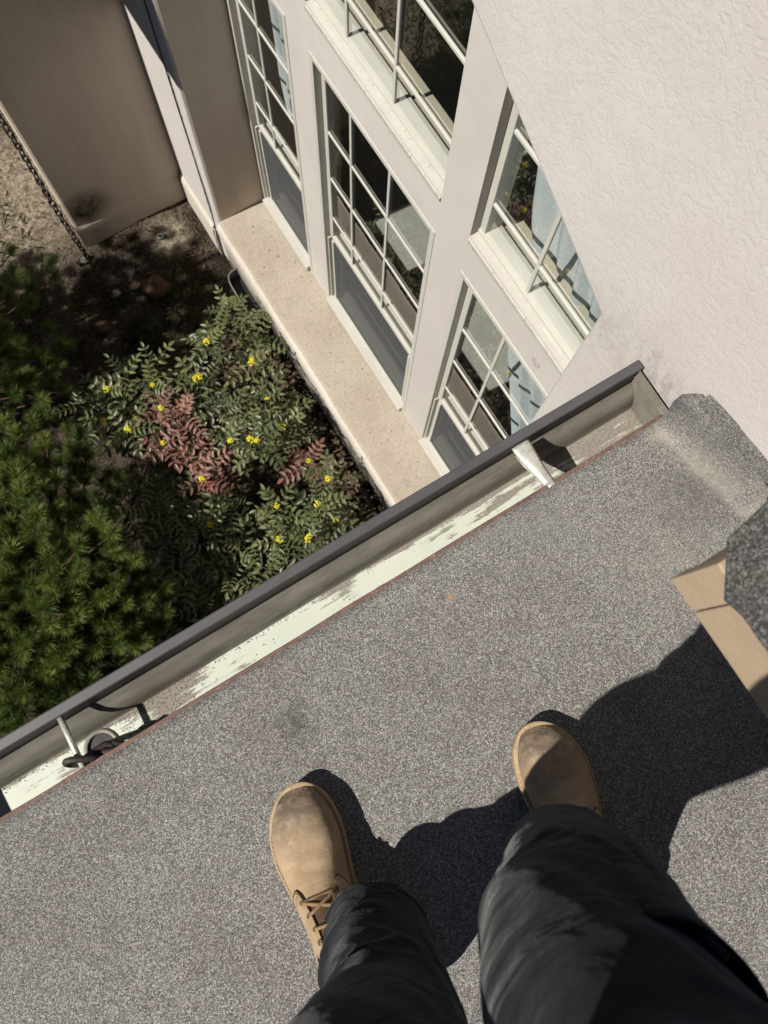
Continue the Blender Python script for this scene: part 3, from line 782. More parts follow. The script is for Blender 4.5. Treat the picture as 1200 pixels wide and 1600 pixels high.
for a, b in zip(rows[:-1], rows[1:]):
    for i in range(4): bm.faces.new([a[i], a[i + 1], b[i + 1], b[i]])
gpart(bm_obj('lip_shadow_strip', bm, M['black']))  # black strip standing in for the shadow line under the lip
# outer dark skin of the front, 2 mm outside the trough
ov = []; of = []
for x in (GX0, GX1):
    for y, z in tp[2:]: ov.append((x, y + 0.003, z - 0.003))
k = len(tp) - 2
for i in range(k - 1): of.append((i, i + 1, k + i + 1, k + i))
gpart(mesh_obj('outer_skin', ov, of, M['lip'], smooth=True))
def endcap(x, s, tabs):
    bm = bmesh.new()
    pts = [(0.094, 3.5315)] + [(y - 0.0015, z + 0.0015) for y, z in tp[3:]] + [(0.094, 3.640)]
    a = [bm.verts.new((x, y, z)) for y, z in pts]; b = [bm.verts.new((x + s * 0.0015, y, z)) for y, z in pts]
    bm.faces.new(a); bm.faces.new(list(reversed(b)))
    for i in range(len(pts)):
        j = (i + 1) % len(pts); bm.faces.new([a[i], a[j], b[j], b[i]])
    add_box(bm, (min(x, x + s * 0.016), 0.1005, 3.6385), (max(x, x + s * 0.016), 0.203, 3.6412))   # folded top flange
    return gpart(bm_obj('end_cap', bm, M['gutter']))
endcap(GX1 - 0.006, -1, True); endcap(GX0 + 0.004, 1, True)
# broad strap hanger near the right end
hx = 0.462
hv, hf = [], []
HN = 14
for i in range(HN + 1):
    t = i / HN
    y = 0.2045 - (0.2045 - 0.100) * t
    zz = 3.6425 + 0.003 * math.sin(math.pi * t) - 0.004 * t
    wd = 0.0175 - 0.0075 * smooth01(t * 1.3)
    xo = hx + 0.012 * t * t - 0.004 * t
    for u in range(7):
        s_ = -1 + 2 * u / 6
        hv.append((xo + s_ * wd, y, zz + 0.0045 * (1 - s_ * s_) * (0.5 + 0.8 * t)))
for i in range(HN):
    for u in range(6): hf.append((i * 7 + u, i * 7 + u + 1, i * 7 + u + 8, i * 7 + u + 7))
h = gpart(mesh_obj('strap_hanger', hv, hf, M['alum'], smooth=True))
m_ = h.modifiers.new('thick', 'SOLIDIFY'); m_.thickness = 0.003; m_.offset = -1
sl_ = sweep('sleeve', [(hx + 0.0045, 0.122, 3.6445), (hx + 0.007, 0.100, 3.6425)], 0.0092, M['alum'], None, 14, 0.006); sl_.parent = h; sl_.matrix_parent_inverse = Matrix.Identity(4)
wb = mesh_obj('web', [(hx - 0.004, 0.2, 3.642), (hx - 0.004, 0.17, 3.642), (hx + 0.002, 0.13, 3.642), (hx + 0.002, 0.13, 3.634), (hx - 0.004, 0.17, 3.612), (hx - 0.004, 0.1955, 3.606)], [(0, 1, 2, 3, 4, 5)], M['alum'], h)
m_ = wb.modifiers.new('thick', 'SOLIDIFY'); m_.thickness = 0.003
# spike rod near the left end, the chain loops round it
gpart(sweep('spike_rod', [(-0.4365, 0.209, 3.6405), (-0.4385, 0.16, 3.6395), (-0.4415, 0.090, 3.638)], 0.0052, M['alum'], None, 14))
# outlet: flanged collar on the trough floor with a dark pipe
ox, oy, orad = OUT
bm = bmesh.new(); ring = []
pr = [(orad + 0.006, 3.5312), (orad + 0.0055, 3.5335), (orad + 0.001, 3.5340), (orad - 0.001, 3.5325)]
for k in range(40):
    a = 2 * math.pi * k / 40
    ring.append([bm.verts.new((ox + math.cos(a) * r_, oy + math.sin(a) * r_, z)) for r_, z in pr])
for k in range(40):
    a, b = ring[k], ring[(k + 1) % 40]
    for i in range(len(pr) - 1): bm.faces.new([a[i], a[i + 1], b[i + 1], b[i]]).smooth = True
gpart(bm_obj('outlet_collar', bm, M['gutter']))
dv = [(ox + math.cos(2 * math.pi * k / 32) * (orad - 0.001), oy + math.sin(2 * math.pi * k / 32) * (orad - 0.001), 3.5318) for k in range(32)]
dv2 = [(x, y, 3.36) for x, y, z in dv]
pf = [(k, (k + 1) % 32, 32 + (k + 1) % 32, 32 + k) for k in range(32)]
gpart(mesh_obj('outlet_pipe', dv + dv2, pf + [tuple(range(32, 64))], M['black'], smooth=True))

# ------------------------------------------------------------------ chains
def link_geo(a, b, r, n=20, m=8, twist=0.0):
    "stadium ring along local x"
    pts = []
    for k in range(n):
        t = 2 * math.pi * k / n
        c, s_ = math.cos(t), math.sin(t)
        pts.append(((a if c > 0 else -a) + b * c if abs(c) > 1e-6 else 0, b * s_, 0))
    return sweep_geo(pts, r, m, None, (0, 0, 1), True)
lv, lf = link_geo(0.012, 0.0125, 0.0058)
lme = bpy.data.meshes.new('chain_link'); lme.from_pydata([tuple(v) for v in lv], [], lf); lme.materials.append(M['iron'])
for p in lme.polygons: p.use_smooth = True
gc = thing('chain', 'heavy rusty chain looped round the spike rod over the gutter outlet', 'chain', (-0.445, 0.135, 3.56))
def chain_link(par, me, at, axis, roll, base):
    q = Vector(axis).to_track_quat('X', 'Z').to_matrix().to_4x4()
    return inst('link', me, par, Matrix.Translation(Vector(at) - Vector(base)) @ q @ Matrix.Rotation(rad(roll), 4, 'X'))
B = (-0.445, 0.135, 3.56)
for at, ax, roll in (((-0.437, 0.128, 3.640), (0.80, -0.42, -0.28), 70), ((-0.414, 0.120, 3.628), (0.95, 0.10, -0.25), 10), ((-0.392, 0.116, 3.617), (0.9, -0.35, -0.25), 80),
                     ((-0.418, 0.116, 3.606), (0.75, 0.6, -0.1), 15), ((-0.400, 0.118, 3.585), (-0.3, 0.3, -0.67), 75), ((-0.415, 0.126, 3.552), (-0.6, 0.2, -0.75), 10), ((-0.428, 0.134, 3.515), (-0.3, 0.1, -0.95), 60),
                     ((-0.385, 0.112, 3.610), (0.6, -0.6, -0.3), 30)):
    chain_link(gc, lme, at, ax, roll, B)
lv, lf = link_geo(0.014, 0.015, 0.0045, 16, 6)
lm2 = bpy.data.meshes.new('rain_chain_link'); lm2.from_pydata([tuple(v) for v in lv], [], lf); lm2.materials.append(M['black'])
for p in lm2.polygons: p.use_smooth = True
rc = thing('rain_chain', 'black rain chain hanging down in front of the shaded wing wall', 'chain', (-0.086, 3.104, 0.02))
z = 0.03; k = 0
while z < 2.72:
    inst('link', lm2, rc, Matrix.Translation((0.004 * math.sin(z * 5), 0.003 * math.cos(z * 4), z)) @ Matrix.Rotation(rad(90), 4, 'Y') @ Matrix.Rotation(rad(90 * (k % 2) + 35 + R.uniform(-14, 14)), 4, 'X'))
    z += 0.0455; k += 1
# cable down the strip
cb = cr([(X1 - 0.006, 3.05, 2.3), (X1 - 0.006, 3.048, 1.6), (X1 - 0.006, 3.03, 1.0), (X1 - 0.006, 3.012, 0.62), (X1 - 0.014, 2.985, 0.50), (X1 - 0.03, 2.95, 0.38), (X1 - 0.034, 2.93, 0.05)], 8)
tag(sweep('cable', cb, 0.0035, M['black'], None, 6), 'thin black cable running down the sunlit strip beside the ledge', 'cable')

# ------------------------------------------------------------------ curtains
def curtain(label, x, y0, edge, folds, amp):
    "edge: (z, y of the free side) from the hem up"
    v, f = [], []
    nu, nv = 110, 40
    z0, z1 = edge[0][0], edge[-1][0]
    for j in range(nv + 1):
        t = j / nv; z = z0 + (z1 - z0) * t
        for p, q in zip(edge[:-1], edge[1:]):
            if p[0] <= z <= q[0] + 1e-6: y1 = p[1] + (q[1] - p[1]) * (z - p[0]) / (q[0] - p[0])
        for i in range(nu + 1):
            u = i / nu
            v.append((x + amp * (1.15 - 0.4 * t) * math.sin(u * folds * 2 * math.pi + 0.9 * math.sin(u * 9 + t * 2)) + 0.02 * mnoise.noise(Vector((u * 5, t * 3, y0))),
                      y0 + (y1 - y0) * u + 0.006 * mnoise.noise(Vector((u * 3, t * 6, 4))), z + (0.05 * mnoise.noise(Vector((u * 7, 0, 1))) + 0.03 * math.sin(u * 23)) * (1 - t) ** 3))
    for j in range(nv):
        for i in range(nu):
            a = j * (nu + 1) + i; f.append((a, a + 1, a + nu + 2, a + nu + 1))
    return tag(mesh_obj('curtain', v, f, M['curtain'], smooth=True), label, 'curtain', 'pale curtains behind the windows')
curtain('pale blue curtain hanging behind the window nearest the gutter', X0 + 0.185, 0.28, [(1.45, 0.62), (1.75, 0.76), (1.98, 0.87), (2.5, 0.86), (2.75, 0.97), (3.1, 1.05), (4.0, 1.12)], 6, 0.020)
curtain('pale gathered curtain with a ragged hem behind the window farthest from the gutter', X0 + 0.178, 2.30, [(1.36, 2.76), (1.6, 2.83), (2.0, 2.83), (3.2, 2.92)], 6, 0.022)

# ------------------------------------------------------------------ person
person = thing('person', 'person in black work trousers and scuffed tan boots standing on the roof', 'person', (0.0, -0.35, 3.725))
PI_ = Matrix.Translation((0.0, 0.35, -3.725))
def ppart(o): o.parent = person; o.matrix_parent_inverse = PI_; return o
def boot(toe, back, mirror):
    "local frame: y = 0 at the toe tip and negative backwards, z up from the roof"
    toe = Vector(toe); d = (toe - Vector(back)); d.z = 0; d.normalize()
    side = Vector((d.y, -d.x, 0))
    dz = -SL * d.y; yv = Vector((d.x, d.y, dz)).normalized()
    zv = Vector((0, SL, 1)).normalized(); xv = yv.cross(zv).normalized(); zv = xv.cross(yv)
    mt = Matrix((( xv.x, yv.x, zv.x, toe.x), (xv.y, yv.y, zv.y, toe.y), (xv.z, yv.z, zv.z, zr_(toe.y) + 0.001), (0, 0, 0, 1)))
    m = mirror
    # plan outline: (s back from toe, half width outer, half width inner)
    st = cr([(0.0, 0.004, 0.004), (0.003, 0.016, 0.015), (0.012, 0.031, 0.028), (0.033, 0.0475, 0.043), (0.065, 0.0565, 0.0515), (0.10, 0.0575, 0.0520), (0.15, 0.0510, 0.0440), (0.20, 0.0445, 0.0390), (0.25, 0.0435, 0.0395), (0.285, 0.0370, 0.0350), (0.302, 0.0200, 0.0200), (0.307, 0.003, 0.003)], 5)
    def cx(s): return 0.006 * m * math.sin(min(1, s / 0.2) * math.pi)     # slight banana of the last
    # sole
    bm = bmesh.new(); rowsS = []
    for s, wo_, wi_ in st:
        a = (wo_ if m > 0 else wi_); b = (wi_ if m > 0 else wo_)
        rowsS.append((cx(s) + a, cx(s) - b, -s))
    outl = [(r[0], r[2]) for r in rowsS] + [(r[1], r[2]) for r in reversed(rowsS)]
    levels = [(0.0, 0.985), (0.004, 1.0), (0.026, 1.0), (0.0285, 0.985)]
    cxy = (0.0, -0.15)
    vl = [[bm.verts.new((cxy[0] + (x - cxy[0]) * k, cxy[1] + (y - cxy[1]) * (0.5 + 0.5 * k), z + 0.012 * max(0, 1 + y / 0.05) ** 2 * (1 if y > -0.05 else 0))) for x, y in outl] for z, k in levels]
    for a, b in zip(vl[:-1], vl[1:]):
        for i in range(len(outl)):
            j = (i + 1) % len(outl); bm.faces.new([a[i], a[j], b[j], b[i]]).smooth = True
    bm.faces.new(vl[-1]); bm.faces.new(list(reversed(vl[0])))
    bo = bm_obj('boot', bm, M['sole']); bo.parent = person
    bo.matrix_local = Matrix.Translation((0.0, 0.35, -3.725)) @ mt
    # upper: half-ellipse sections
    hs = cr([(0.0046, 0.029), (0.0052, 0.033), (0.0080, 0.038), (0.0135, 0.045), (0.022, 0.055), (0.045, 0.0675), (0.075, 0.0735), (0.105, 0.078), (0.135, 0.090), (0.165, 0.112), (0.19, 0.138), (0.21, 0.155), (0.25, 0.160), (0.29, 0.158), (0.302, 0.150)], 4)
    def width_at(s):
        for (a, b) in zip(st[:-1], st[1:]):
            if a[0] <= s <= b[0]:
                t = (s - a[0]) / max(1e-6, b[0] - a[0]); return a[1] + (b[1] - a[1]) * t, a[2] + (b[2] - a[2]) * t
        return st[-1][1], st[-1][2]
    def upper_pt(s, a, off=0.0):
        "a from 0 (outer welt) to pi (inner welt)"
        hh = None
        for (p, q) in zip(hs[:-1], hs[1:]):
            if p[0] <= s <= q[0]: hh = p[1] + (q[1] - p[1]) * (s - p[0]) / max(1e-6, q[0] - p[0]); break
        if hh is None: hh = hs[0][1] if s < hs[0][0] else hs[-1][1]
        wo_, wi_ = width_at(max(0.0, s - 0.0045 * max(0.0, 1 - s / 0.05))); ins = 0.0058 * min(1.0, max(0.0, (s - 0.0046)) / 0.022)
        wo_, wi_ = max(0.001, wo_ - ins), max(0.001, wi_ - ins)
        zb = 0.027 + 0.012 * max(0, 1 - s / 0.05) ** 2
        e = 0.80 if s < 0.12 else 0.80 + 0.3 * min(1, (s - 0.12) / 0.08)
        c = math.cos(a); sn = math.sin(a)
        wx = (wo_ if c > 0 else wi_) * abs(c) ** e * (1 if c > 0 else -1)
        hz = (hh - zb) * max(0.0, sn) ** (0.85)
        cre = 0.0
        if 0.085 < s < 0.15: cre = -0.0024 * (0.5 + 0.5 * math.sin((s - 0.085) * 230 + 2.0 * math.sin(a * 2))) * sn
        return Vector((m * wx * (1 + off * 6) + cx(s), -s + 0.0, zb + hz + cre + off * sn))
    V, F = [], []
    NA = 28; SS = [x[0] for x in hs]
    for s in SS:
        for k in range(NA + 1): V.append(upper_pt(s, math.pi * k / NA))
    for i in range(len(SS) - 1):
        for k in range(NA):
            q = (i * (NA + 1) + k, i * (NA + 1) + k + 1, (i + 1) * (NA + 1) + k + 1, (i + 1) * (NA + 1) + k)
            F.append(q if m > 0 else tuple(reversed(q)))
    F.append(tuple(range(NA + 1)) if m < 0 else tuple(reversed(range(NA + 1))))
    F.append(tuple((len(SS) - 1) * (NA + 1) + k for k in range(NA + 1)))
    mesh_obj('upper', V, F, M['leather'], bo, smooth=True)
    # welt stitches around the toe and forefoot
    sv, sf = [], []
    run = [(r[0], r[2]) for r in reversed(rowsS[1:36])] + [(r[1], r[2]) for r in rowsS[1:36]]
    acc = 0.0
    for (p, q) in zip(run[:-1], run[1:]):
        p, q = Vector((*p, 0)), Vector((*q, 0)); ln = (q - p).length; acc0 = acc; t = 0
        dirv = (q - p).normalized() if ln > 1e-6 else Vector((1, 0, 0))
        while acc + 1e-9 < acc0 + ln:
            if True:
                c = p + dirv * (acc - acc0); c = c * 0.966 + Vector((cx(0.1) * 0, -0.0045, 0)) * 1
                zz = 0.0292 + 0.012 * max(0, 1 + c.y / 0.05) ** 2 * (1 if c.y > -0.05 else 0)
                nn = Vector((-dirv.y, dirv.x, 0)) * 0.0009; tt = dirv * 0.0019
                k0 = len(sv)
                sv += [c - tt - nn + Vector((0, 0, zz)), c + tt - nn + Vector((0, 0, zz)), c + tt + nn + Vector((0, 0, zz)), c - tt + nn + Vector((0, 0, zz)), c + Vector((0, 0, zz + 0.0008))]
                sf += [(k0, k0 + 1, k0 + 4), (k0 + 1, k0 + 2, k0 + 4), (k0 + 2, k0 + 3, k0 + 4), (k0 + 3, k0, k0 + 4)]
            acc += 0.0058
        acc = max(acc, acc0 + ln) if acc < acc0 + ln else acc
    stuff(mesh_obj('welt_stitching', sv, sf, M['stitch'], bo))
    # quarters: thick leather flaps either side with a scalloped front edge, and eyelets
    for sg in (0, 1):
        A = (lambda t: t) if sg == 0 else (lambda t: math.pi - t)
        edge = cr([(0.208, 1.24), (0.175, 1.17), (0.150, 1.05), (0.138, 0.90), (0.142, 0.70), (0.152, 0.45), (0.165, 0.20), (0.172, 0.02)], 6)
        qv, qf = [], []
        for (s, a) in edge:
            for k in range(9):
                t = k / 8
                ss = s + (0.285 - s) * t
                aa = a if a < 1.2 else a
                qv.append(upper_pt(ss, A(aa * (1 - 0.0 * t)), 0.0030))
        ne = len(edge)
        for i in range(ne - 1):
            for k in range(8): qf.append((i * 9 + k, i * 9 + k + 1, (i + 1) * 9 + k + 1, (i + 1) * 9 + k))
        qo = mesh_obj('quarter', qv, qf, M['leather'], bo, smooth=True)
        so_ = qo.modifiers.new('thick', 'SOLIDIFY'); so_.thickness = 0.0028; so_.offset = 0
        for off, mt_, rr in ((0.0040, 'seam', 0.0017), (0.0056, 'stitch', 0.0008)):
            ln = [upper_pt(s + (0.0005 if mt_ == 'seam' else 0.0045), A(a), off) for s, a in edge[3:-2]]
            sweep('quarter_seam' if mt_ == 'seam' else 'quarter_stitch', ln, rr, M[mt_], bo, 5)
    # tongue
    tv, tf = [], []
    for i in range(9):
        s = 0.150 + 0.07 * i / 8
        for k in range(9): tv.append(upper_pt(s, math.pi / 2 + (k / 4 - 1) * 0.34, 0.0008))
    for i in range(8):
        for k in range(8): tf.append((i * 9 + k, i * 9 + k + 1, i * 9 + 10 + k, i * 9 + 9 + k))
    mesh_obj('tongue', tv, tf, M['tongue'], bo, smooth=True)
    # eyelets and laces
    eye = []
    for s, a in ((0.154, 0.98), (0.171, 1.07), (0.187, 1.13), (0.202, 1.16)):
        for sg in (0, 1):
            p = upper_pt(s, a if sg == 0 else math.pi - a, 0.005); eye.append(p)
            nrm = (upper_pt(s, a if sg == 0 else math.pi - a, 0.012) - p).normalized()
            e1 = nrm.cross(Vector((0, 1, 0))).normalized(); e2 = nrm.cross(e1)
            sweep('eyelet', [p + (e1 * math.cos(2 * math.pi * k / 10) + e2 * math.sin(2 * math.pi * k / 10)) * 0.0032 for k in range(10)], 0.0010, M['seam'], bo, 5, closed=True)
    def lace(a, b, bow=0.004):
        pts = [a + (b - a) * t + Vector((0, 0, bow * math.sin(math.pi * t) + 0.002)) for t in (0, 0.15, 0.35, 0.5, 0.65, 0.85, 1.0)]
        sweep('lace', pts, 0.0026, M['lace'], bo, 7)
    lace(eye[0], eye[1], 0.003)
    lace(eye[0], eye[3], 0.005); lace(eye[1], eye[2], 0.0065)
    lace(eye[4], eye[5], 0.005)
    return bo
boot((-0.157, -0.080, 3.68), (-0.186, -0.235, 3.70), -1)
boot((0.196, -0.193, 3.70), (0.158, -0.339, 3.72), 1)

# trousers: two lofted legs with folds plus the seat
def leg_geo(path, seed, folds, base):
    P = cr(path, 24)
    pts = [p[:3] for p in P]; rx = [p[3] for p in P]; ry = [p[4] for p in P]
    def disp(t, a):
        d = 0.05 * mnoise.noise(Vector((math.cos(a) * 1.4, math.sin(a) * 1.4, t * 7 + seed)))
        for (t0, tw, ph, amp) in folds:
            x = t - t0 - tw * math.sin(a + ph) - 0.008 * mnoise.noise(Vector((math.cos(a) * 2, math.sin(a) * 2, t0 * 30 + seed)))
            k_ = 0.30 + 0.70 * math.cos(a - (0.35 if tw > 0 else 1.75) - 0.3 * (ph - 0.8))
            k_ = max(0.0, k_)
            d += amp * k_ * (math.exp(-x / 0.030) if x > 0 else math.exp(x / 0.006)) - 0.35 * amp * k_ * math.exp(-((x + 0.016) / 0.010) ** 2)
        d += 0.07 * mnoise.noise(Vector((math.cos(a - 0.6) * 0.9 + seed, math.sin(a - 0.6) * 0.9, t * 5.0 + 0.8 * math.sin(a + 0.7))))
        n1 = mnoise.noise(Vector((math.cos(a) * 0.7 + seed, 3 + math.sin(a) * 0.7, t * 9 + 1.3 * math.sin(a + 0.4))))
        d += 0.05 * max(0.0, 1 - abs(n1) * 3.2) - 0.02
        if t < 0.055: d += 0.035
        elif t < 0.066: d -= 0.015
        d += 0.02 * mnoise.noise(Vector((math.cos(a) * 4, math.sin(a) * 4, t * 22 + seed)))
        return d
    return sweep_geo(pts, rx, 110, ry, (0, 1, 0), False, disp, True, base)
def subdiv_path(path): return path
legL = [(-0.152, -0.316, 3.790, 0.068, 0.082), (-0.153, -0.310, 3.83, 0.070, 0.082), (-0.152, -0.310, 3.89, 0.069, 0.073), (-0.149, -0.318, 3.96, 0.070, 0.071), (-0.147, -0.324, 4.03, 0.071, 0.071),
        (-0.146, -0.320, 4.10, 0.071, 0.074), (-0.156, -0.298, 4.20, 0.080, 0.084), (-0.156, -0.282, 4.30, 0.090, 0.092), (-0.130, -0.295, 4.43, 0.096, 0.098), (-0.095, -0.325, 4.56, 0.102, 0.108), (-0.07, -0.34, 4.66, 0.105, 0.115)]
legR = [(0.120, -0.385, 3.795, 0.058, 0.085), (0.116, -0.368, 3.85, 0.060, 0.085), (0.104, -0.330, 3.95, 0.064, 0.080), (0.090, -0.302, 4.05, 0.069, 0.080), (0.074, -0.286, 4.15, 0.074, 0.082),
        (0.059, -0.274, 4.25, 0.077, 0.086), (0.042, -0.272, 4.33, 0.081, 0.090), (0.024, -0.285, 4.41, 0.086, 0.094), (0.030, -0.325, 4.51, 0.095, 0.098), (0.075, -0.345, 4.61, 0.108, 0.105), (0.09, -0.34, 4.68, 0.11, 0.115)]
# folds: (place along the leg, tilt, phase, depth) - each a soft roll of cloth with a tight crease under it
fl = [(0.085, 0.020, 1.0, 0.10), (0.150, -0.035, 0.4, 0.13), (0.205, 0.030, 1.6, 0.11), (0.265, -0.040, 0.2, 0.13), (0.335, 0.035, 1.2, 0.11), (0.42, -0.050, 0.8, 0.12), (0.52, 0.045, 0.3, 0.09), (0.64, -0.05, 1.0, 0.08)]
fr_ = [(0.080, 0.015, 0.9, 0.06), (0.150, -0.035, 0.4, 0.09), (0.255, 0.050, 1.4, 0.08), (0.37, -0.055, 0.3, 0.08), (0.49, 0.060, 1.1, 0.07), (0.62, -0.05, 0.6, 0.07)]
V1, F1 = leg_geo(legL, 1.0, fl, 0); V2, F2 = leg_geo(legR, 9.0, fr_, len(V1))
V3, F3 = sweep_geo([(0.015, -0.35, 4.54), (0.015, -0.355, 4.60), (0.015, -0.355, 4.66), (0.015, -0.35, 4.73), (0.015, -0.345, 4.80)],
                   [0.10, 0.155, 0.172, 0.168, 0.160], 48, [0.09, 0.108, 0.115, 0.110, 0.10], (0, 1, 0), False, None, True, len(V1) + len(V2))
body_me = mesh_obj('trousers', V1 + V2 + V3, F1 + F2 + F3, M['pants'], smooth=True)
rm = body_me.modifiers.new('weld', 'REMESH'); rm.mode = 'VOXEL'; rm.voxel_size = 0.003; rm.use_smooth_shade = True
sm_ = body_me.modifiers.new('soft', 'SMOOTH'); sm_.factor = 0.5; sm_.iterations = 1
ppart(body_me)
# outer seam, hem stitch line and cargo pocket of the right leg
def on_leg(path, t, ang, k):
    P = cr(path, 14); i = int(t * (len(P) - 1)); p = P[i]
    return Vector((p[0] + math.cos(ang) * p[3] * k, p[1] + math.sin(ang) * p[4] * k, p[2]))
sm2 = sweep('side_seam', [on_leg(legR, 0.03 + 0.7 * i / 24, 0.9 - 0.5 * i / 24, 1.035) for i in range(25)], 0.0035, M['pants'], None, 6); sm2.parent = body_me
def pocket(path, t0, t1, a0, a1, grow):
    v, f = [], []
    nu, nv = 10, 12
    for j in range(nv + 1):
        for i in range(nu + 1):
            u, t = i / nu, j / nv
            e = math.sin(math.pi * u) ** 0.4 * min(1.0, 3 * (1 - t) + 0.9)
            v.append(on_leg(path, t0 + (t1 - t0) * t, a0 + (a1 - a0) * u, 1.0 + grow * e * (0.4 + 0.6 * t) + 0.02 * mnoise.noise(Vector((u * 4, t * 5, 2)))))
    for j in range(nv):
        for i in range(nu): a = j * (nu + 1) + i; f.append((a, a + 1, a + nu + 2, a + nu + 1))
    o = mesh_obj('cargo_pocket', v, f, M['pants'], body_me, smooth=True)
    s_ = o.modifiers.new('thick', 'SOLIDIFY'); s_.thickness = 0.004
    s_ = o.modifiers.new('sub', 'SUBSURF'); s_.levels = 1; s_.render_levels = 1
pocket(legR, 0.60, 0.72, -0.5, 0.8, 0.14)
# torso, arms, head (behind and above the lens; they throw the person's shadow)
def skin_mesh(name, verts, edges, radii, mat, lev=2):
    me = bpy.data.meshes.new(name); me.from_pydata(verts, edges, []); me.materials.append(mat)
    o = bpy.data.objects.new(name, me); COL.objects.link(o)
    o.modifiers.new('skin', 'SKIN')
    lay = me.skin_vertices[0] if me.skin_vertices else None
    if lay is None:
        me.skin_vertices.new() if hasattr(me.skin_vertices, 'new') else None
        lay = me.skin_vertices[0]
    for i, r_ in enumerate(radii):
        lay.data[i].radius = r_ if isinstance(r_, tuple) else (r_, r_)
    lay.data[0].use_root = True
    s_ = o.modifiers.new('sub', 'SUBSURF'); s_.levels = lev; s_.render_levels = lev
    for p in me.polygons: p.use_smooth = True
    return o
try:
    TS = cr([(0.0, -0.335, 4.62, 0.160, 0.125), (0.0, -0.305, 4.70, 0.172, 0.150), (0.0, -0.295, 4.80, 0.178, 0.158), (0.005, -0.31, 4.95, 0.178, 0.142), (0.015, -0.36, 5.10, 0.190, 0.120), (0.015, -0.38, 5.19, 0.135, 0.095), (0.015, -0.37, 5.23, 0.070, 0.07)], 6)
    jk = sweep('jacket', [p[:3] for p in TS], [p[3] for p in TS], M['jacket'], None, 40, [p[4] for p in TS], (0, 1, 0)); ppart(jk)
    for sx in (-1, 1):
        sv_ = [(0.015 + sx * 0.15, -0.38, 5.15), (0.015 + sx * 0.215, -0.37, 5.06), (0.015 + sx * 0.235, -0.27, 4.90), (0.015 + sx * 0.11, -0.125, 5.015)]
        sk = skin_mesh('sleeve', sv_, [(0, 1), (1, 2), (2, 3)], [0.075, 0.066, 0.054, 0.040], M['jacket']); ppart(sk)
    hv_ = [(0.015, -0.36, 5.24), (0.015, -0.345, 5.32), (0.015, -0.31, 5.40), (0.015, -0.305, 5.48)]
    hd = skin_mesh('body', hv_, [(0, 1), (1, 2), (2, 3)], [0.055, 0.058, (0.078, 0.095), (0.068, 0.08)], M['skin']); ppart(hd)
    for sx in (-1, 1):
        wx = -0.10 if sx < 0 else 0.12
        b0 = Vector((wx, -0.12, 5.02)); pv = [tuple(b0), tuple(b0 + Vector((-sx * 0.012, 0.05, 0.005))), tuple(b0 + Vector((-sx * 0.02, 0.085, 0.008)))]
        pe = [(0, 1), (1, 2)]; pr_ = [0.024, (0.020, 0.034), (0.014, 0.036)]
        for k, ln in enumerate((0.9, 1.0, 0.95, 0.75)):
            o_ = Vector((0, 0, 0.028 - 0.019 * k)); p0 = Vector(pv[2]) + o_
            i0 = len(pv); pv += [tuple(p0), tuple(p0 + Vector((-sx * 0.012 * ln, 0.034 * ln, 0))), tuple(p0 + Vector((-sx * 0.038 * ln, 0.045 * ln, 0)))]
            pe += [(2, i0), (i0, i0 + 1), (i0 + 1, i0 + 2)]; pr_ += [0.009, 0.0085, 0.007]
        i0 = len(pv); t0 = Vector(pv[1]); pv += [tuple(t0 + Vector((-sx * 0.02, 0.0, 0.032))), tuple(t0 + Vector((-sx * 0.038, 0.03, 0.042)))]
        pe += [(1, i0), (i0, i0 + 1)]; pr_ += [0.011, 0.0085]
        hn = skin_mesh('hand', pv, pe, pr_, M['skin']); ppart(hn)
    def ball(name, c, r, mat):
        bm = bmesh.new(); bmesh.ops.create_icosphere(bm, subdivisions=2, radius=1.0)
        for v in bm.verts: v.co = Vector([c[i] + v.co[i] * r[i] for i in range(3)])
        ppart(bm_obj(name, bm, mat, smooth=True))
    for sx in (-1, 1):
        ball('ear', (0.015 + sx * 0.074, -0.318, 5.405), (0.010, 0.020, 0.030), M['skin'])
        ball('eye', (0.015 + sx * 0.031, -0.240, 5.412), (0.013, 0.010, 0.009), M['black'])
    ball('nose', (0.015, -0.222, 5.385), (0.013, 0.020, 0.022), M['skin'])
    ball('mouth', (0.015, -0.238, 5.345), (0.024, 0.008, 0.006), M['seam'])
    bm = bmesh.new(); bmesh.ops.create_icosphere(bm, subdivisions=3, radius=1.0)
    for v in bm.verts:
        q = v.co.copy(); k = 1 + 0.05 * mnoise.noise(q * 5)
        v.co = Vector((0.015 + q.x * 0.084 * k, -0.322 + q.y * 0.100 * k, 5.465 + q.z * 0.088 * k))
    bmesh.ops.delete(bm, geom=[v for v in bm.verts if v.co.z < 5.42 and v.co.y > -0.32], context='VERTS')
    ppart(bm_obj('hair', bm, M['hair'], smooth=True))
except Exception as ex:
    print('body fallback', ex)

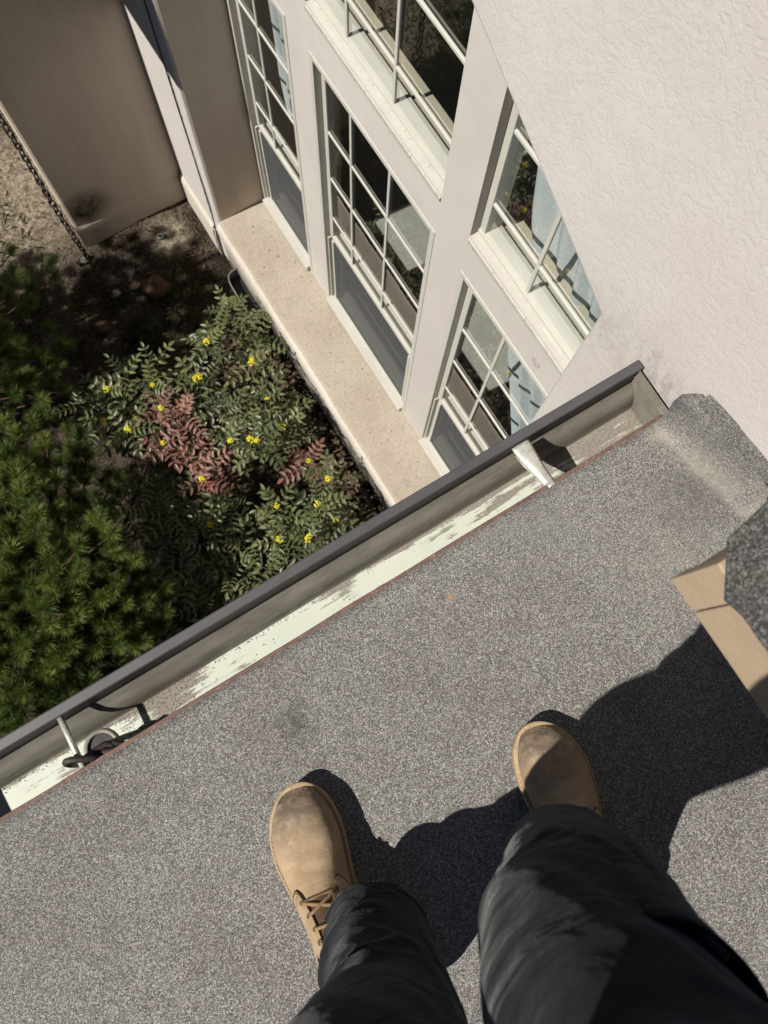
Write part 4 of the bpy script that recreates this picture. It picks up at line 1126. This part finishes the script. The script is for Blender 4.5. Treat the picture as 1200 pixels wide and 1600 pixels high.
# ------------------------------------------------------------------ foliage
def add_leaflet(V, F, base, d, up, L, W, curl=0.25, spiny=True):
    "folded, slightly spiny leaflet"
    side = d.cross(up).normalized(); up = side.cross(d)
    k0 = len(V)
    prof = [(0.0, 0.05), (0.14, 0.62), (0.26, 0.80), (0.40, 1.0), (0.55, 0.86), (0.70, 0.78), (0.84, 0.42), (1.0, 0.0)]
    for t, w_ in prof:
        c = base + d * (L * t) - up * (curl * L * t * t)
        V.append(c)
        V.append(c + side * (W * w_) + up * (W * w_ * 0.42)); V.append(c - side * (W * w_) + up * (W * w_ * 0.42))
    for i in range(len(prof) - 1):
        a = k0 + i * 3; b = a + 3
        F.append((a, a + 1, b + 1, b)); F.append((a, b, b + 2, a + 2))
def compound_leaf(rng, pairs=4, L=0.17, leafL=0.05):
    V, F = [], []
    droop = rng.uniform(0.12, 0.35)
    def rp(t): return Vector((L * t, 0, 0.06 * L * math.sin(t * 3) - droop * L * t * t))
    for i in range(pairs):
        t = 0.28 + 0.60 * i / (pairs - 1)
        p = rp(t); dx = (rp(t + 0.02) - p).normalized()
        for s in (-1, 1):
            d = (dx * 0.42 + Vector((0, s, 0)) * 0.95 + Vector((0, 0, rng.uniform(0.0, 0.35)))).normalized()
            add_leaflet(V, F, p, d, Vector((0, 0, 1)), leafL * (0.85 + 0.25 * math.sin(t * 3)) * rng.uniform(0.9, 1.1), leafL * 0.215, rng.uniform(0.1, 0.4))
    p = rp(1.0); add_leaflet(V, F, p - (rp(1.0) - rp(0.96)), (rp(1.0) - rp(0.95)).normalized(), Vector((0, 0, 1)), leafL * 1.1, leafL * 0.23)
    sv, sf = sweep_geo([rp(t) for t in (0, 0.25, 0.5, 0.75, 1.0)], 0.0016, 4, None, (0, 0, 1), False, None, False, len(V))
    V += sv; F += sf
    return V, F
def as_mesh(name, V, F, mat, smooth=False):
    me = bpy.data.meshes.new(name); me.from_pydata([tuple(v) for v in V], [], F); me.materials.append(mat)
    if smooth:
        for p in me.polygons: p.use_smooth = True
    return me
LEAF = {k: [as_mesh('compound_leaf', *compound_leaf(random.Random(100 + i), 4 if i % 2 else 3, 0.172, 0.056), M[k]) for i in range(4)] for k in ('leaf', 'redleaf', 'crimson')}
def flower_mesh(seed):
    r = random.Random(seed); bm = bmesh.new()
    for i in range(34):
        a = r.uniform(0, 6.28); rr = 0.021 * math.sqrt(r.random()); zz = 0.016 * (1 - (rr / 0.022) ** 2) + r.uniform(-.003, .003)
        res = bmesh.ops.create_icosphere(bm, subdivisions=1, radius=r.uniform(0.0038, 0.0058))
        for v in res['verts']: v.co += Vector((rr * math.cos(a), rr * math.sin(a), zz))
    me = bpy.data.meshes.new('flower_cluster'); bm.to_mesh(me); bm.free(); me.materials.append(M['flower']); return me
FLW = [flower_mesh(i) for i in range(3)]
def shrub(label, base, rosettes, rng, lib='leaf', name='grape_holly_bush', group='grape holly bushes below the window ledge'):
    "rosettes: (x, y, z, n_leaves, n_flowers, leaf kind)"
    t = thing(name, label, 'shrub', (base[0], base[1], 0.0), group)
    bx = Vector((base[0], base[1], 0))
    for (x, y, z, nl, fl_, kind) in rosettes:
        top = Vector((x, y, z)) - bx
        foot = Vector((top.x * 0.35 + rng.uniform(-.04, .04), top.y * 0.35 + rng.uniform(-.04, .04), -0.02))
        mid = foot.lerp(top, 0.5) + Vector((rng.uniform(-.03, .03), rng.uniform(-.03, .03), 0.02))
        sweep('stem', [foot, mid, top], [0.006, 0.005, 0.003], M['stem'], t, 5)
        a0 = rng.uniform(0, 6.28)
        nl = max(6, nl - 1)
        for k in range(nl):
            a = a0 + k * 2.4 + rng.uniform(-.25, .25)
            low = k / max(1, nl - 1)
            el = rad(48 - 62 * low + rng.uniform(-8, 8))
            sc_ = rng.uniform(0.85, 1.12) * (0.72 + 0.35 * low)
            mt = Matrix.Translation(top + Vector((0, 0, -0.10 * low))) @ Matrix.Rotation(a, 4, 'Z') @ Matrix.Rotation(-el, 4, 'Y') @ Matrix.Rotation(rng.uniform(-.3, .3), 4, 'X') @ Matrix.Scale(sc_, 4)
            kk = kind
            if kind == 'redleaf' and rng.random() < 0.05: kk = 'crimson'
            if kind == 'redleaf' and k >= nl - 2 and rng.random() < 0.4: kk = 'leaf'
            inst('leaf', rng.choice(LEAF[kk]), t, mt)
        for k in range(fl_):
            inst('flower_cluster', rng.choice(FLW), t, Matrix.Translation(top + Vector((rng.uniform(-.03, .03) * k, rng.uniform(-.03, .03) * k, 0.012))) @ Matrix.Rotation(rng.uniform(0, 6), 4, 'Z') @ Matrix.Scale(rng.uniform(0.75, 1.1), 4))
    return t
rg = random.Random(5)
def jit(l, rng, kind): return [(x + rng.uniform(-.01, .01), y + rng.uniform(-.01, .01), z, nl, f, kind) for x, y, z, nl, f in l]
shrub('sunlit green bush with many yellow flower heads beside the middle of the ledge', (0.30, 1.75),
      jit([(0.264, 2.154, .66, 9, 1), (0.12, 1.991, .64, 9, 2), (0.43, 1.951, .55, 9, 2), (0.165, 1.738, .66, 10, 0), (0.39, 1.70, .56, 9, 1), (0.39, 1.518, .56, 10, 2), (0.09, 1.567, .64, 9, 1), (0.215, 1.455, .72, 10, 2),
           (0.27, 1.60, .62, 9, 0), (0.47, 1.62, .46, 7, 0)], rg, 'leaf'), rg)
shrub('sunlit green bush with yellow flowers tucked against the gutter line', (0.26, 0.95),
      jit([(0.46, 1.11, .52, 9, 1), (0.12, 1.069, .70, 10, 1), (0.33, 0.975, .68, 10, 1), (0.18, 0.82, .72, 10, 2), (0.05, 0.90, .66, 9, 1), (0.38, 0.86, .58, 9, 1), (0.28, 0.72, .62, 8, 0), (0.08, 0.70, .60, 8, 0), ], rg, 'leaf'), rg)
shrub('half shaded green bush left of the red one with one bright yellow head', (-0.30, 2.08),
      jit([(-0.385, 1.922, .66, 9, 1), (-0.37, 2.24, .58, 8, 1), (-0.13, 2.10, .62, 9, 1), (-0.24, 2.26, .60, 8, 0), (-0.50, 2.10, .52, 8, 1), (-0.58, 2.28, .48, 7, 0), (-0.08, 2.30, .46, 7, 0)], rg, 'leaf'), rg)
shrub('red and bronze leaved bush in the middle of the green bushes', (-0.16, 1.72),
      jit([(-0.165, 1.94, .64, 8, 1), (-0.07, 1.82, .66, 8, 0), (-0.25, 1.757, .64, 8, 1), (-0.15, 1.66, .58, 8, 0), (-0.10, 1.56, .58, 8, 0), (-0.158, 1.458, .62, 7, 1), (-0.04, 1.52, .52, 6, 0), ], rg, 'redleaf'), rg)
shrub('small red leaved sprig close to the ledge face', (0.45, 1.26), jit([(0.42, 1.255, .50, 6, 1)], rg, 'redleaf'), rg)
shrub('dark shaded bush between the red bush and the pine', (-0.32, 1.20),
      jit([(-0.45, 1.39, .55, 8, 0), (-0.25, 1.19, .60, 9, 1), (-0.47, 1.0, .55, 8, 0), (-0.15, 1.0, .60, 9, 0), (-0.36, 1.28, .52, 8, 0), (-0.30, 0.88, .55, 8, 0), (-0.62, 1.18, .48, 8, 0), (-0.10, 1.25, .55, 8, 0), (-0.22, 1.38, .48, 7, 0), (-0.08, 0.78, .58, 8, 0), (-0.56, 0.82, .50, 8, 0), (-0.28, 0.68, .52, 8, 0), (-0.45, 1.62, .45, 8, 0), (-0.54, 1.50, .42, 8, 0), (-0.38, 1.50, .46, 8, 0), (-0.62, 1.66, .38, 7, 0), (-0.50, 1.78, .40, 7, 0), (-0.66, 1.38, .40, 7, 0), (-0.80, 0.95, .42, 7, 0), (-0.38, 1.08, .58, 8, 0)], rg, 'leaf'), rg)
shrub('low shaded bush beside the black well under the ledge', (0.52, 2.45), jit([(0.50, 2.46, .34, 7, 0), (0.56, 2.30, .38, 7, 0), (0.40, 2.36, .36, 7, 0), (0.60, 2.18, .36, 6, 0)], rg, 'leaf'), rg)

# pines
def tuft_geo(rng, n=210, L=0.075, wd=0.0011, stem=0.06):
    V, F = [], []
    for i in range(n):
        t = rng.random(); b = Vector((rng.uniform(-.003, .003), rng.uniform(-.003, .003), stem * t))
        a = rng.uniform(0, 2 * math.pi); el = rad(rng.uniform(18, 46) + 26 * t)
        d = Vector((math.cos(a) * math.cos(el), math.sin(a) * math.cos(el), math.sin(el)))
        l = L * rng.uniform(0.75, 1.15); s = d.cross(Vector((rng.uniform(-1, 1), rng.uniform(-1, 1), rng.uniform(-1, 1)))).normalized() * wd
        dr = Vector((0, 0, -0.10 * l)); k = len(V)
        V += [b - s, b + s, b + d * l * 0.55 + s * 0.9, b + d * l * 0.55 - s * 0.9, b + d * l + dr]
        F += [(k, k + 1, k + 2, k + 3), (k + 3, k + 2, k + 4)]
    return V, F
TUFT = [as_mesh('needle_tuft', *tuft_geo(random.Random(50 + i)), M['needle']) for i in range(5)]
def pine(label, base, height, tips, far_tips, rng, r0=0.05):
    t = thing('pine_tree', label, 'tree', (base[0], base[1], 0), 'young pines in the bed')
    bv = Vector((base[0], base[1], 0))
    sweep('trunk', [(0, 0, -0.05), (0.02, 0.01, height * 0.4), (-0.01, 0.02, height * 0.8), (0.0, 0.0, height)], [r0, r0 * 0.75, r0 * 0.4, r0 * 0.15], M['bark'], t, 9)
    massV, massF = [], []
    count = 0
    for tip, own in [(x, True) for x in tips] + [(x, False) for x in far_tips]:
        tp_ = Vector(tip) - bv
        hr = max(0.12, tp_.z - 0.30 * math.hypot(tp_.x, tp_.y) - 0.08)
        st = Vector((0, 0, min(height * 0.95, hr)))
        mid = st.lerp(tp_, 0.55) + Vector((rng.uniform(-.04, .04), rng.uniform(-.04, .04), -0.02))
        P = cr([tuple(st), tuple(mid), tuple(tp_)], 4)
        if own: sweep('branch', P, [0.014 - 0.010 * i / (len(P) - 1) for i in range(len(P))], M['bark'], t, 5)
        d = (Vector(P[-1]) - Vector(P[-3])).normalized(); d = (d + Vector((0, 0, 0.75))).normalized()
        places = [(tp_, d, 1.0)]
        for j in range(11 if own else 6):
            u = max(0.3, 1 - 0.055 * (j + 1) - rng.uniform(0, 0.05))
            p = Vector(P[int(u * (len(P) - 1))]).lerp(tp_, 0.3)
            sd_ = Vector((rng.uniform(-1, 1), rng.uniform(-1, 1), rng.uniform(0.0, 0.7))).normalized()
            places.append((p + sd_ * rng.uniform(0.03, 0.17), (d * 0.8 + sd_).normalized(), rng.uniform(0.75, 1.0)))
        for j_, (p, dd, s) in enumerate(places):
            m4 = Matrix.Translation(p) @ dd.to_track_quat('Z', 'Y').to_matrix().to_4x4() @ Matrix.Rotation(rng.uniform(0, 6.28), 4, 'Z') @ Matrix.Scale(s, 4)
            if own and j_ < 7 and count < 295:
                inst('needle_tuft', rng.choice(TUFT), t, m4); count += 1
            else:
                me = rng.choice(TUFT); k = len(massV)
                massV += [m4 @ v.co for v in me.vertices]; massF += [tuple(k + i for i in p_.vertices) for p_ in me.polygons]
    if massV: stuff(mesh_obj('needle_mass', massV, massF, M['needle'], t))
    return t
TIPS1 = [[-0.66,1.22,1.25],[-0.82,1.24,1.25],[-0.65,1.08,1.15],[-0.91,1.46,1.25],[-1.04,1.5,1.2],[-1.0,1.0,1.15],[-0.99,1.14,1.2],[-1.06,1.26,1.15],[-0.81,0.96,1.0],[-0.84,0.78,0.9],[-0.72,0.93,0.95],[-1.0,0.91,0.95],[-1.26,1.02,1.1],[-1.23,1.22,1.1],[-1.26,0.88,1.0],[-1.36,0.82,1.1],[-1.21,0.78,0.95],[-1.15,0.69,0.85],[-1.52,0.79,1.0],[-1.01,0.73,0.8],[-1.09,1.37,1.25],[-0.81,1.68,1.0],[-0.95,1.74,1.1],[-0.94,1.94,1.0],[-0.77,1.92,0.95],[-0.84,1.98,1.0],[-0.79,2.07,0.9],[-0.7,2.11,0.55],[-0.73,1.84,0.6],[-0.7,1.48,0.9],[-0.66,1.07,0.8],[-1.03,1.64,1.2],[-1.41,0.97,1.1],[-1.12,1.07,1.2],[-1.45,0.67,0.9]]
TIPS1 += [[-1.55,1.0,1.15],[-1.5,1.25,1.2],[-1.4,1.45,1.2],[-1.25,1.6,1.2],[-1.15,1.85,1.1],[-1.08,2.0,1.0],[-0.95,1.6,1.05],[-0.85,1.35,1.1],[-0.75,1.28,1.0],[-0.9,1.1,1.0],[-1.1,0.9,1.05],[-1.3,0.75,1.0],[-0.92,0.85,0.9],[-0.62,0.95,0.9]]
TIPS2 = [[-0.73,2.43,0.8],[-0.68,2.58,0.85],[-0.61,2.52,0.75],[-0.57,2.48,0.65],[-0.61,2.36,0.6],[-0.82,2.33,0.85],[-0.72,2.25,0.8],[-0.61,2.94,0.75],[-0.53,2.91,0.65],[-0.51,3.12,0.6],[-0.35,3.1,0.5],[-0.49,3.35,0.55],[-0.53,2.74,0.6],[-0.48,2.62,0.55],[-0.92,2.19,0.9],[-0.7,2.74,0.8],[-0.85,2.6,0.9],[-0.8,2.95,0.85],[-0.8,3.2,0.7]]
rp_ = random.Random(21)
far1 = [(-1.35 + math.cos(a) * r_, 1.15 + math.sin(a) * r_, z) for a, r_, z in [(rp_.uniform(1.8, 4.6), rp_.uniform(0.3, 0.75), rp_.uniform(0.7, 1.3)) for _ in range(18)]]
far1 += [(x + rp_.uniform(-.1, .1), y + rp_.uniform(-.1, .1), z - rp_.uniform(0.12, 0.35)) for x, y, z in TIPS1]
TIPS1 = sorted(TIPS1, key=lambda q: -q[2])
pine('bushy young pine with sunlit needle tips at the left of the gutter', (-1.30, 1.20), 1.25, TIPS1, far1, rp_)
far2 = []
for _ in range(150):
    z = rp_.uniform(0.9, 3.25); rr = (0.70 if z < 1.8 else 0.60) * rp_.uniform(0.45, 1.0); a = rp_.uniform(0, 6.28)
    x = -1.95 + math.cos(a) * rr
    if z - 1.19 * (0.72 - x) > -0.22: continue
    far2.append((x, 3.08 + math.sin(a) * rr, z))
pine('taller shading pine farther out whose low branches reach the dark bed', (-1.95, 3.0), 2.9, TIPS2, far2, rp_, 0.07)

# ground cover and small things
def scatter(name, n, region, size, mat, rng, lift=0.004, tall=False):
    V, F = [], []
    while len(F) < n:
        x, y = rng.uniform(*region[0]), rng.uniform(*region[1])
        if x > X1 - 0.03 or (x > -0.09 and y > YD - 0.02): continue
        z = 0.03 * mnoise.noise(Vector((x * 2.1, y * 2.1, 0))) + 0.012 * mnoise.noise(Vector((x * 7, y * 7, 3)))
        L = rng.uniform(*size); k = len(V); a = rng.uniform(0, 6.28)
        d = Vector((math.cos(a), math.sin(a), rng.uniform(-.2, .35))); s = Vector((-math.sin(a), math.cos(a), rng.uniform(-.5, .5))) * (L * rng.uniform(0.12, 0.4))
        p = Vector((x, y, z + lift + rng.uniform(0, 0.012)))
        if tall:
            d = Vector((math.cos(a) * .5, math.sin(a) * .5, 1)).normalized(); s = Vector((-math.sin(a), math.cos(a), 0)) * 0.0016
            V += [p - s, p + s, p + d * L * .6 + s * .8, p + d * L + Vector((math.cos(a), math.sin(a), -.2)) * L * .3]; F.append((k, k + 1, k + 2, k + 3))
        else:
            V += [p, p + d * L * .5 + s, p + d * L, p + d * L * .5 - s]; F.append((k, k + 1, k + 2, k + 3))
    return stuff(mesh_obj(name, V, F, mat))
rl = random.Random(31)
scatter('leaf_litter', 3600, ((-1.9, 0.72), (0.2, 5.2)), (0.010, 0.032), M['litter'], rl)
scatter('wood_chips', 3800, ((-1.2, 0.72), (3.05, 5.2)), (0.004, 0.015), M['chip'], rl)
scatter('twig_litter', 700, ((0.30, 0.72), (0.5, 2.4)), (0.03, 0.09), M['litter'], rl, 0.03)
scatter('grass', 1500, ((-1.6, -0.35), (2.7, 4.2)), (0.03, 0.10), M['grass'], rl, 0, True)
scatter('grass', 500, ((-0.15, 0.45), (2.5, 3.1)), (0.03, 0.11), M['grass'], rl, 0, True)
def rock(name, label, at, r, mat, seed):
    bm = bmesh.new(); bmesh.ops.create_icosphere(bm, subdivisions=3, radius=1)
    for v in bm.verts:
        q = v.co.copy(); k = 1 + 0.35 * mnoise.noise(q * 1.3 + Vector((seed, 0, 0))) + 0.1 * mnoise.noise(q * 4 + Vector((seed, 3, 0)))
        v.co = Vector((q.x * r[0] * k, q.y * r[1] * k, q.z * r[2] * k))
    o = bm_obj(name, bm, mat, smooth=True); o.location = at; return tag(o, label, 'rock', 'rocks in the bed')
rock('rock', 'reddish brown rock lying in the shade near the chain foot', (0.20, 3.02, 0.03), (0.10, 0.085, 0.07), M['rock'], 3)
rock('rock', 'small pale rock at the foot of the black chain', (-0.06, 3.12, 0.03), (0.035, 0.026, 0.025), M['pebble'], 8)
rock('rock', 'second pale rock against the foot of the wing wall corner', (-0.12, 3.46, 0.03), (0.04, 0.028, 0.03), M['pebble'], 12)
rock('rock', 'dull brown rock sunk among the needles left of the chain', (-0.25, 2.95, 0.02), (0.06, 0.05, 0.04), M['rock'], 17)
sh = thing('drip_emitter', 'small grey ring of an irrigation head in the bare soil', 'sprinkler', (0.414, 3.353, 0.02))
sweep('rim', [(0.018 * math.cos(2 * math.pi * k / 20), 0.018 * math.sin(2 * math.pi * k / 20), 0.012) for k in range(20)], 0.005, M['greymetal'], sh, 8, closed=True)
sweep('body_tube', [(0, 0, -0.04), (0, 0, 0.010)], 0.014, M['black'], sh, 14)
# vent well under the ledge
vw = thing('vent_well', 'black curved vent well with a thin grey rim under the ledge', 'vent well', (0.70, 2.58, 0.08))
arc = cr([(0.03, 0.20, 0), (-0.035, 0.185, 0), (-0.062, 0.13, 0), (-0.066, 0.0, 0), (-0.062, -0.13, 0), (-0.035, -0.185, 0), (0.03, -0.20, 0)], 5)
wv_ = [(x, y, 0.10) for x, y, _ in arc] + [(x, y, -0.20) for x, y, _ in arc]
k = len(arc)
o = mesh_obj('well_wall', wv_, [(i, i + 1, k + i + 1, k + i) for i in range(k - 1)], M['black'], vw, smooth=True)
o.modifiers.new('thick', 'SOLIDIFY').thickness = 0.003
mesh_obj('well_floor', [(x, y, 0.02) for x, y, _ in arc], [tuple(range(k))], M['black'], vw)
sweep('rim', [(x, y, 0.10) for x, y, _ in arc], 0.0045, M['greymetal'], vw, 6)

# loose grit in the gutter and bits on the ledge
def grit(name, pts, size, mat, rng):
    V, F = [], []
    for p in pts:
        k = len(V); r_ = rng.uniform(*size); q = Vector(p)
        V += [q + Vector((r_ * rng.uniform(.6, 1.3), 0, 0)), q + Vector((-r_, r_ * rng.uniform(.5, 1), 0)), q + Vector((-r_ * .6, -r_, 0)), q + Vector((0, 0, r_ * rng.uniform(.8, 1.5)))]
        F += [(k, k + 1, k + 3), (k + 1, k + 2, k + 3), (k + 2, k, k + 3)]
    return stuff(mesh_obj(name, V, F, mat))
gp = []
for _ in range(1500):
    u = rl.random()
    if u < 0.45: x, y = rl.uniform(-0.7, 0.72), 0.1695 - abs(rl.gauss(0, 0.004))
    elif u < 0.75: x, y = rl.gauss(0.66, 0.06), rl.uniform(0.12, 0.169)
    else: x, y = rl.gauss(-0.32, 0.05), rl.uniform(0.125, 0.169)
    if x > 0.73 or x < -0.71 or (x - OUT[0]) ** 2 + (y - OUT[1]) ** 2 < 0.033 ** 2: continue
    gp.append((x, y, 3.5303))
grit('gutter_grit', gp, (0.0006, 0.0016), M['grit'], rl)
lp_ = []
for _ in range(55): lp_.append((rl.uniform(0.79, 1.04), rl.uniform(0.6, 2.85), LZ + 0.003))
grit('ledge_debris', lp_, (0.002, 0.0055), M['bits'], rl)
rg2 = []
for _ in range(420):
    x, y = rl.uniform(-0.8, 0.68), rl.uniform(-0.75, 0.10)
    rg2.append((x, y, zr_(y) + 0.0005 + 0.0035 * mnoise.noise(Vector((x * 4, y * 4, 1))) + 0.0012 * mnoise.noise(Vector((x * 14, y * 14, 5)))))
grit('loose_granules', rg2, (0.0008, 0.0018), M['grit'], rl)
